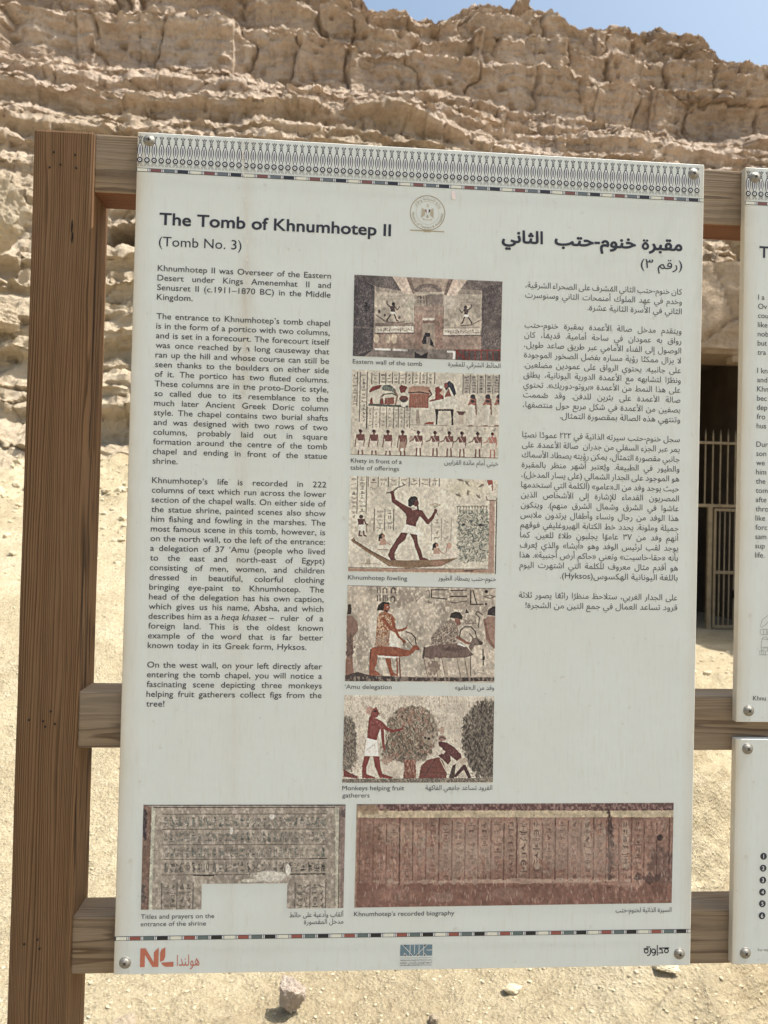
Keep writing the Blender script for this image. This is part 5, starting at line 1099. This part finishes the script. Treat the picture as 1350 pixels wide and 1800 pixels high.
# ---- loose gravel: small broken stones, one mass
def ico():
    bm = bmesh.new(); bmesh.ops.create_icosphere(bm, subdivisions=1, radius=1.0)
    v = np.array([q.co[:] for q in bm.verts]); f = np.array([[q.index for q in p.verts] for p in bm.faces]); bm.free(); return v, f
IV, IF = ico(); rng = np.random.default_rng(5)
def scatter(n, xr, yr, smin, smax, dens=None):
    x = rng.uniform(*xr, n); y = rng.uniform(*yr, n); s = smin * (smax / smin) ** (rng.random(n) ** 3.6)
    keep = fbm(x * 1.6, y * 1.6, seed=31, oct=2) + rng.random(n) * 0.5 > 0.62
    return x[keep], y[keep], s[keep]
gs = [scatter(26000, (-1.6, 2.6), (1.2, 3.2), 0.0014, 0.0075), scatter(7000, (-3.5, 4.0), (3.0, 6.0), 0.003, 0.013), scatter(3500, (-5.2, 7.4), (6.0, 9.2), 0.008, 0.05), scatter(700, (-5.4, -1.4), (7.2, 9.6), 0.015, 0.09)]
X_, Y_, S_ = [np.concatenate([g[i] for g in gs]) for i in range(3)]; n = len(X_)
Z_ = ground_z(X_, Y_) + ground_detail(X_, Y_)
jit = rng.uniform(0.65, 1.25, (n, len(IV), 1)); sc = S_[:, None, None] * np.stack([rng.uniform(.7, 1.4, n), rng.uniform(.7, 1.4, n), rng.uniform(.45, .9, n)], -1)[:, None, :]
ang = rng.uniform(0, 6.28, n); cs, sn = np.cos(ang)[:, None], np.sin(ang)[:, None]
V = IV[None] * jit * sc; V = np.stack([V[..., 0] * cs - V[..., 1] * sn + X_[:, None], V[..., 0] * sn + V[..., 1] * cs + Y_[:, None], V[..., 2] + Z_[:, None] + S_[:, None] * 0.2], -1)
F = (IF[None] + (np.arange(n) * len(IV))[:, None, None]).reshape(-1, 3)
k = NT('gravel'); nn = k.noise(k.mapping(), 21, 5, 0.7); k.col(k.ramp(nn, [(0.3, (0.38, 0.315, 0.215)), (0.5, (0.50, 0.43, 0.30)), (0.7, (0.57, 0.51, 0.39))])); k.set(Roughness=0.95, Specular_IOR_Level=0.15); M['gravel'] = k.m
tag(link('gravel', mesh_np('gravel', V.reshape(-1, 3), F), M['gravel']), kind='stuff')

# ---- single stones
def stone(x, y, r, asp, seed, label, rot=0.0, sink=0.25, mat='stone', sub=4):
    bm = bmesh.new(); bmesh.ops.create_icosphere(bm, subdivisions=sub, radius=1.0); R = np.random.default_rng(seed)
    co = np.array([v.co[:] for v in bm.verts]); rad = np.ones(len(co))
    for _ in range(16):
        d = R.normal(size=3); d /= np.linalg.norm(d); h = R.uniform(0.52, 0.88); c = co @ d
        rad = np.where(c * rad > h, h / np.maximum(c, 1e-3), rad)
    rad = rad * (1 + 0.22 * (fbm(co[:, 0] * 2.2 + seed, co[:, 1] * 2.2, co[:, 2] * 2.2, seed=seed, oct=4) - 0.5) + 0.26 * (np.abs(2 * fbm(co[:, 0] * 4.5, co[:, 1] * 4.5, co[:, 2] * 4.5, seed=seed + 1, oct=4) - 1) - 0.3))
    P = co * rad[:, None] * np.array(asp) * r
    for v, q in zip(bm.verts, P): v.co = q
    me = bpy.data.meshes.new('stone'); bm.to_mesh(me); bm.free()
    o = link('stone', me, M[mat], None, (x, y, gz(x, y) + r * asp[2] * (1 - sink) * 0.72)); o.rotation_euler = (0, 0, rot)
    tag(o, label, 'stone', 'loose stones on the sand'); return o
stone(0.150, 1.535, 0.070, (0.80, 0.75, 0.95), 5, 'fist-sized pale grey jagged stone on the sand just below the large board', 0.4, 0.1)
stone(-0.345, 1.47, 0.040, (1.0, 0.9, 0.7), 8, 'small brown stone half sunk in gravel beside the post foot', 1.0, 0.3, 'rock')
stone(0.880, 1.58, 0.034, (1.2, 0.9, 0.5), 12, 'flat cream stone in the sand below the large board, right of the blue logo', 0.2, 0.4, 'gravel')
stone(0.60, 1.44, 0.022, (1.0, 1.0, 0.7), 17, 'tiny dark stone at the bottom edge under the blue logo', 0.8, 0.2, 'rock')
stone(1.36, 1.52, 0.040, (1.5, 0.8, 0.5), 21, 'long low stone in the sand at bottom right, below the gap between the boards', -0.4, 0.4, 'gravel')

# ================================================================== CLIFF
xs = axis_pts([(-70, -12, 16), (-12, -7, 50), (-7, 12.5, 800), (12.5, 18, 50), (18, 75, 14)]); NX = len(xs)
skyX = np.array([-80, -7.35, -3, -0.6, 0.18, 0.58, .85, 1.18, 1.7, 2.1, 2.36, 2.8, 3.22, 3.61, 4.08, 4.22, 4.42, 4.82, 5.37, 5.55, 6.32, 7.14, 8.66, 9.0, 9.3, 9.72, 10.35, 12, 16, 80])
skyX0 = skyX.copy(); skyZ0 = np.array([13.5, 13.8, 13.9, 13.5, 13.0, 12.55, 12.25, 12.22, 12.32, 12.11, 12.13, 12.4, 12.63, 12.73, 12.69, 12.61, 12.74, 12.75, 12.45, 12.22, 12.25, 12.24, 12.14, 11.75, 11.53, 11.39, 11.39, 11.2, 10.9, 9.5])
skyX = skyX * np.where(np.abs(skyX) < 20, 1.132, 1.0)
skyZ = 0.54 + 1.132 * (np.array([13.5, 13.8, 13.9, 13.5, 13.0, 12.55, 12.25, 12.22, 12.32, 12.11, 12.13, 12.4, 12.63, 12.73, 12.69, 12.61, 12.74, 12.75, 12.45, 12.22, 12.25, 12.24, 12.14, 11.75, 11.53, 11.39, 11.39, 11.2, 10.9, 9.5]) - 0.54)
top = np.interp(xs, skyX, skyZ) + (fbm(xs * 3.2, xs * 0, seed=51, oct=3) - 0.5) * 0.20
dip = -0.055 * xs * np.exp(-(xs / 30.0) ** 2)
strata = []                                            # thickness, setback, kind
for m_ in (1.7, .35, 1.2, .3, 2.1, .35, 1.0, .4): strata.append((0.29 * m_, 0.36, 'A'))
for m_ in (.35, 1.9, .3, 1.3, .35, 2.4, .4): strata.append((0.215 * m_, 0.40, 'B'))
for m_ in (.35, 1.8, .3, 1.7, .3, 1.2): strata.append((0.165 * m_, 0.50, 'C'))
for fr, d in ((.27, .42), (.04, .34), (.22, .46), (.17, .36), (.03, .34), (.13, .34)): strata.append((fr, d, 'D'))
TR = {'A': 0.78, 'B': 0.70, 'C': 0.60, 'D': 0.45}
rec = 0.075 * xs * np.exp(-(xs / 30.0) ** 2)
Y = 8.75 + rec + 1.1 * (fbm(xs / 5.0, xs * 0 + 3, seed=60, oct=3) - 0.5)
# the tomb front is cut into the foot of the cliff on the right: the rock stands back behind it
TX0, TX1 = 3.6, 9.4
tomb_zone = ss(TX0 - 0.5, TX0 + 0.1, xs) * (1 - ss(TX1 - 0.1, TX1 + 0.5, xs))
z = np.full(NX, 0.35) + dip * 0.3
rows = []; meta = []; zn = z.copy(); yn = Y.copy()
zlim = 10.55 + dip
for k_i, (h, d, kind) in enumerate(strata):
    nz = fbm(xs / 4.6, xs * 0 + k_i * 7.7, seed=70 + k_i, oct=4) - 0.5; nd = fbm(xs / 2.6, xs * 0 + k_i * 3.1, seed=170 + k_i, oct=4)
    blk = cells(xs * 0.55 + 0.25 * np.sin(xs * 1.3 + k_i), xs * 0 + k_i * 3.7, seed=770)[2] - 0.5
    if kind == 'D':
        if strata[k_i - 1][2] == 'C':                    # the ridge keeps its height above eye level however far back it stands
            fz = (Y + 1.75 + 0.93) / 17.43; top = 0.54 + (np.interp(0.24 + (xs - 0.24) / fz, skyX0, skyZ0) - 0.54) * fz + (fbm(xs * 3.2, xs * 0, seed=51, oct=3) - 0.5) * 0.20
        hh = (top - zlim) * h * (1 + 0.35 * nz) + 0.8 * (zn - z); zn = zn + np.maximum(top - zlim, 0.4) * h; hh = np.maximum(hh, 0.05)
    else:
        hh = np.maximum(h * np.clip(1.0 + 3.6 * nz + 0.5 * blk, 0.10, 2.2) + 0.75 * (zn - z), 0.03); zn = zn + h
    if k_i == len(strata) - 1: hh = np.maximum(top - z, 0.12)
    dd = np.maximum(d * (1.0 + 1.6 * (nd - 0.5)) + 0.7 * (yn - Y) + 0.16 * blk, 0.06); yn = yn + d
    nr, ntr = (11, 9) if kind in 'AB' else ((8, 10) if kind == 'C' else (30, 9))
    lip = 0.20 * (fbm(xs * 1.5, xs * 0 + k_i * 4.4, seed=670 + k_i, oct=5, gain=0.65) - 0.5) + (0.03 if kind == 'D' else 0.16) * blk
    uc = np.minimum(hh * (0.15 + 0.55 * fbm(xs / 1.3, xs * 0 + k_i * 5, seed=270 + k_i, oct=3)), 0.34 if kind != 'D' else 0.16)
    for j in range(nr):
        t = j / (nr - 1); gcurve = float(np.interp(t, [0, .12, .45, .72, .86, 1.0], [.80, 1.0, .92, .70, .22, 0.0]))
        rows.append((xs, Y + lip * min(1, 0.25 + t) + uc * gcurve, z + hh * t)); meta.append((k_i, kind, 0, t, hh))
    z = z + hh
    Yn = Y + dd
    if kind == 'C' and k_i == 20: zn = np.maximum(zn, zlim - 0.3)
    for j in range(1, ntr):
        t = j / ntr; rows.append((xs, Y + lip * (1 - t) + dd * t, z + TR[kind] * dd * t ** 1.25)); meta.append((k_i, kind, 1, t, hh))
    z = z + TR[kind] * dd; zn = zn + (TR[kind] * d if kind != 'D' else 0.0); Y = Yn
    if kind == 'A' and k_i == 8: Y = Y + 0.0
for j, (by, bz) in enumerate(((0.25, 0.06), (0.8, 0.05), (2.5, -0.2), (8, -1.5), (30, -6))): rows.append((xs, Y + by, z + bz)); meta.append((99, 'T', 1, 0, np.ones(NX)))
first = (xs, rows[0][1] - 0.25, rows[0][2] - 1.6); rows.insert(0, first); meta.insert(0, (0, 'A', 0, 0.0, np.ones(NX)))
PX = np.stack([r[0] + 0 * r[1] for r in rows]); PY = np.stack([r[1] for r in rows]); PZ = np.stack([r[2] for r in rows])
kind_tread = np.array([m[2] for m in meta])[:, None]; stratum = np.array([m[0] for m in meta])[:, None] * np.ones((1, NX)); isD = np.array([m[1] == 'D' for m in meta])[:, None] * 1.0
# rock texture: broad lumps, blocks split by joints, pits
lump = fbm(PX * 0.33, PZ * 0.7, PY * 0.33, seed=301, oct=3) - 0.5
mid = fbm(PX * 2.3, PZ * 3.0, PY * 2.3, seed=302, oct=4) - 0.5
rid = 1 - np.abs(2 * fbm(PX * 1.5, PZ * 2.2, PY * 1.5, seed=303, oct=4) - 1); rid = rid ** 3
fine = fbm(PX * 9, PZ * 11, PY * 9, seed=304, oct=3) - 0.5
wav = 0.5 * (fbm(PX * 1.1, PZ * 1.6, seed=310, oct=3) - 0.5)
f1, f2, cid = cells(PX * 0.62 + wav + stratum * 5.37, stratum * 0 + 0.5 + stratum * 4.0, seed=401)
joint = np.exp(-((f2 - f1) / 0.06) ** 2)
g1, g2, gid = cells(PX * 1.15 + wav * 1.5 + stratum * 3.3, PZ * 2.2 + stratum * 7.0, seed=402)
rub = fbm(PX * 4.2, PZ * 8.0, PY * 4.2, seed=322, oct=3) - 0.5
joint2 = np.exp(-((g2 - g1) / 0.07) ** 2)
bed = fbm(PX * 0.55, PZ * 5.5, PY * 0.3, seed=320, oct=4) - 0.5
riser = 1 - kind_tread
cave = (1 - ss(0.75, 1.15, np.hypot((PX + 3.28) / 0.42, (PZ - 5.18) / 0.30) + 0.5 * mid)) * 1.3
dy = cave - 0.40 * lump - (0.10 + 0.10 * isD) * mid - 0.05 * fine - 0.16 * bed * riser - 0.17 * rub * (0.45 + 0.55 * kind_tread) + isD * (0.12 * joint * riser + 0.48 * (cid - 0.5)) + (1 - isD) * (0.04 * joint2 * riser + 0.16 * (gid - 0.5)) + 0.10 * rid * riser
pit = np.clip(fbm(PX * 4.2, PZ * 5.0, PY * 4.2, seed=330, oct=2) - 0.62, 0, 1); dy = dy + pit * 0.55
dz = 0.10 * mid * kind_tread + 0.08 * fine * kind_tread + 0.20 * rub * kind_tread
edge = np.ones(len(rows)); edge[-4:] = 0.3
PY2 = PY + dy * edge[:, None]; PZ2 = PZ + dz * edge[:, None]
PX2 = PX + 0.10 * (fbm(PX * 2.1, PZ * 2.1, PY, seed=350, oct=3) - 0.5)
# stand back behind the tomb front below its brow
brow = 4.75 + 0.25 * (fbm(xs * 1.2, xs * 0, seed=360, oct=3) - 0.5)
below = 1 - ss(-0.05, 0.35, PZ2 - brow[None, :]); PY2 = PY2 + below * tomb_zone[None, :] * np.maximum(17.0 - PY2, 0)
shelf = ss(-0.05, 0.3, PZ2 - brow[None, :]) * tomb_zone[None, :]; PY2 = np.where(shelf > 0.02, np.maximum(PY2, 11.15 + 0.0 * PY2), PY2)
me = mesh_np('cliff', np.stack([PX2, PY2, PZ2], -1).reshape(-1, 3), grid_faces(len(rows), NX), False)
tag(link('cliff', me, M['rock']), kind='structure')

# ---- fallen blocks at the foot of the cliff, left of the post and in the gap beside it
def boulder(x, y, z, r, asp, seed, label, rot=0.0):
    o = stone(x, y, r, asp, seed, label, rot, 0.3, 'rock', 5); o.name = 'boulder'; o.data.name = 'boulder'; o.location.z = z
    o['category'] = 'boulder'; o['group'] = 'fallen boulders below the cliff'; return o
boulder(-4.55, 10.2, 4.75, 0.62, (1.0, 0.8, 1.1), 31, 'big smooth grey boulder left of the post, level with its top')
boulder(-2.90, 10.45, 2.72, 0.26, (1.2, 0.8, 0.7), 35, 'rounded boulder seen in the narrow gap between the post and the large board', 0.3)
boulder(-4.52, 10.40, 3.30, 0.34, (1.0, 0.9, 0.8), 37, 'tan boulder at the left edge, below the big grey one', 0.9)
boulder(7.35, 11.9, 5.9, 0.72, (1.0, 0.9, 1.0), 43, 'grey boulder on the ledge above the tomb, in the gap between boards', 0.5)

# ================================================================== ROCK-CUT TOMB, seen between the boards
tomb = empty('rock_tomb', (6.4, 11.0, -1.08)); tag(tomb, 'rock-cut tomb front with a dark doorway seen in the gap between the boards', 'tomb')
OX0, OX1, OZ = 5.15, 7.75, 3.42
def wall_grid(name, x0, x1, z0, z1, y, hole, mat, amp, seed, depth):
    """dressed rock face with thickness and a rectangular opening"""
    nx, nz = int((x1 - x0) / 0.05), int((z1 - z0) / 0.05); X, Z = np.meshgrid(np.linspace(x0, x1, nx), np.linspace(z0, z1, nz))
    Yw = y + amp * (fbm(X * 1.6, Z * 1.9, seed=seed, oct=5) - 0.5) + 0.06 * np.exp(-((cells(X * .8, Z * .8, seed)[1] - cells(X * .8, Z * .8, seed)[0]) / 0.03) ** 2)
    fc = grid_faces(nz, nx); cx = X.ravel()[fc].mean(1); cz = Z.ravel()[fc].mean(1)
    fc = fc[~((cx > hole[0]) & (cx < hole[1]) & (cz < hole[2]))]
    return child_of(link(name, mesh_np(name, np.stack([X, Yw, Z], -1).reshape(-1, 3), fc, True), mat), tomb)
wall_grid('facade', TX0 - 0.5, TX1 + 0.5, -1.5, 4.9, 11.0, (OX0, OX1, OZ + 0.05), M['tomb_rock'], 0.14, 500, 0.6)
child_of(box('lintel', (OX0 - 0.3, 11.08, 3.42), (OX1 + 0.3, 11.95, 3.66), M['tomb_rock'], None, 0.02), tomb)
child_of(box('bracket', (6.70, 11.10, 3.30), (OX1 + 0.3, 11.32, 3.417), M['tomb_rock'], None, 0.015), tomb)
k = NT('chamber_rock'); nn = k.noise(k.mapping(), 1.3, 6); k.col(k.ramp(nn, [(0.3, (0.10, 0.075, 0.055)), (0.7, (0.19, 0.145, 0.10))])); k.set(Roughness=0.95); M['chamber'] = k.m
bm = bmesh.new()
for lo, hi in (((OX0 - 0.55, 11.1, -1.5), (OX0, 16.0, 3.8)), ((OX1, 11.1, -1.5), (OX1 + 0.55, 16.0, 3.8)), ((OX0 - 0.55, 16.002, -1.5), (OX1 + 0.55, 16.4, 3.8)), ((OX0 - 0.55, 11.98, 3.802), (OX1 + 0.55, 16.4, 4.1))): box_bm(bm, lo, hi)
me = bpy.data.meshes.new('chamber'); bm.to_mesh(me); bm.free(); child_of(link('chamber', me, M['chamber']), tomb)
child_of(box('threshold', (OX0 - 0.2, 10.75, -1.4), (OX1 + 0.2, 11.9, -1.085), M['tomb_rock'], None, 0.03), tomb)

# the cut side of the forecourt: its shadow lies over the ground before the door
bm = bmesh.new(); bmesh.ops.create_cube(bm, size=1.0); bmesh.ops.subdivide_edges(bm, edges=bm.edges[:], cuts=30, use_grid_fill=True)
co = np.array([v.co[:] for v in bm.verts]); co = co * [4.0, 4.1, 6.4] + [10.35, 9.75, 1.75]
nn = fbm(co[:, 0] * 0.9, co[:, 2] * 1.4, co[:, 1] * 0.9, seed=610, oct=5) - 0.5; n2 = fbm(co[:, 0] * 0.9 + 9, co[:, 2] * 1.4, co[:, 1] * 0.9, seed=611, oct=5) - 0.5
for v, q, a_, b_ in zip(bm.verts, co, nn, n2): v.co = (q[0] + 0.7 * a_, q[1] + 0.7 * b_, q[2] + 0.5 * (a_ + b_))
me = bpy.data.meshes.new('side_wall'); bm.to_mesh(me); bm.free(); child_of(link('side_wall', me, M['rock']), tomb)

# ---- barred fence and gate that close the doorway
fence = empty('iron_fence', (6.4, 11.3, -1.08)); tag(fence, 'tan painted iron bar fence with a gate closing the dark tomb doorway', 'fence')
def fbox(name, lo, hi, par=fence):
    o = box(name, lo, hi, M['iron'], None, 0.004, 1); o.parent = par; o.matrix_parent_inverse = Matrix.Translation(-Vector(fence.location)) if par is fence else Matrix(); return o
def bar(x, y, z0, z1, r, tip, par):
    bm = bmesh.new(); n = 8; V = [[bm.verts.new((x + r * math.cos(2 * math.pi * i / n), y + r * math.sin(2 * math.pi * i / n), zz)) for i in range(n)] for zz in (z0, z1)]
    for i in range(n): bm.faces.new((V[0][i], V[0][(i + 1) % n], V[1][(i + 1) % n], V[1][i]))
    tv = bm.verts.new((x, y, z1 + tip))
    for i in range(n): bm.faces.new((V[1][i], V[1][(i + 1) % n], tv))
    me = bpy.data.meshes.new('bar'); bm.to_mesh(me); bm.free()
    for q in me.polygons: q.use_smooth = True
    o = link('bar', me, M['iron']); o.parent = par; o.matrix_parent_inverse = Matrix.Translation(-Vector(fence.location)) if par is fence else Matrix(); return o
fy = 11.3
fbox('cross_rail', (OX0, fy - .02, 1.975), (OX1, fy + .02, 2.015)); fbox('cross_rail', (OX0, fy - .02, 0.935), (OX1, fy + .02, 0.985))
for i in range(20): bar(5.22 + 0.128 * i, fy, 0.96, 2.10, 0.0115, 0.14, fence)
fbox('gate_post', (6.43, fy - .03, -1.085), (6.50, fy + .03, 0.935)); fbox('gate_post', (OX0, fy - .03, -1.085), (OX0 + .06, fy + .03, 0.935))
gate = fbox('gate', (6.53, fy - .025, 0.87), (7.60, fy + .015, 0.915))
for lo, hi in (((6.53, fy - .025, -1.05), (6.57, fy + .015, 0.869)), ((7.56, fy - .025, -1.05), (7.60, fy + .015, 0.869)), ((6.572, fy - .02, -1.05), (7.558, fy + .01, -1.0)), ((6.572, fy - .02, -0.16), (7.558, fy + .01, -0.11))): fbox('frame', lo, hi, gate)
for i in range(11): bar(6.635 + 0.085 * i, fy - .004, -1.0, 0.87, 0.0105, 0.0, gate)
b_ = fbox('padlock', (6.845, fy - .08, -0.55), (6.94, fy - .03, -0.42), gate); b_.data.materials.clear(); b_.data.materials.append(M['nail'])
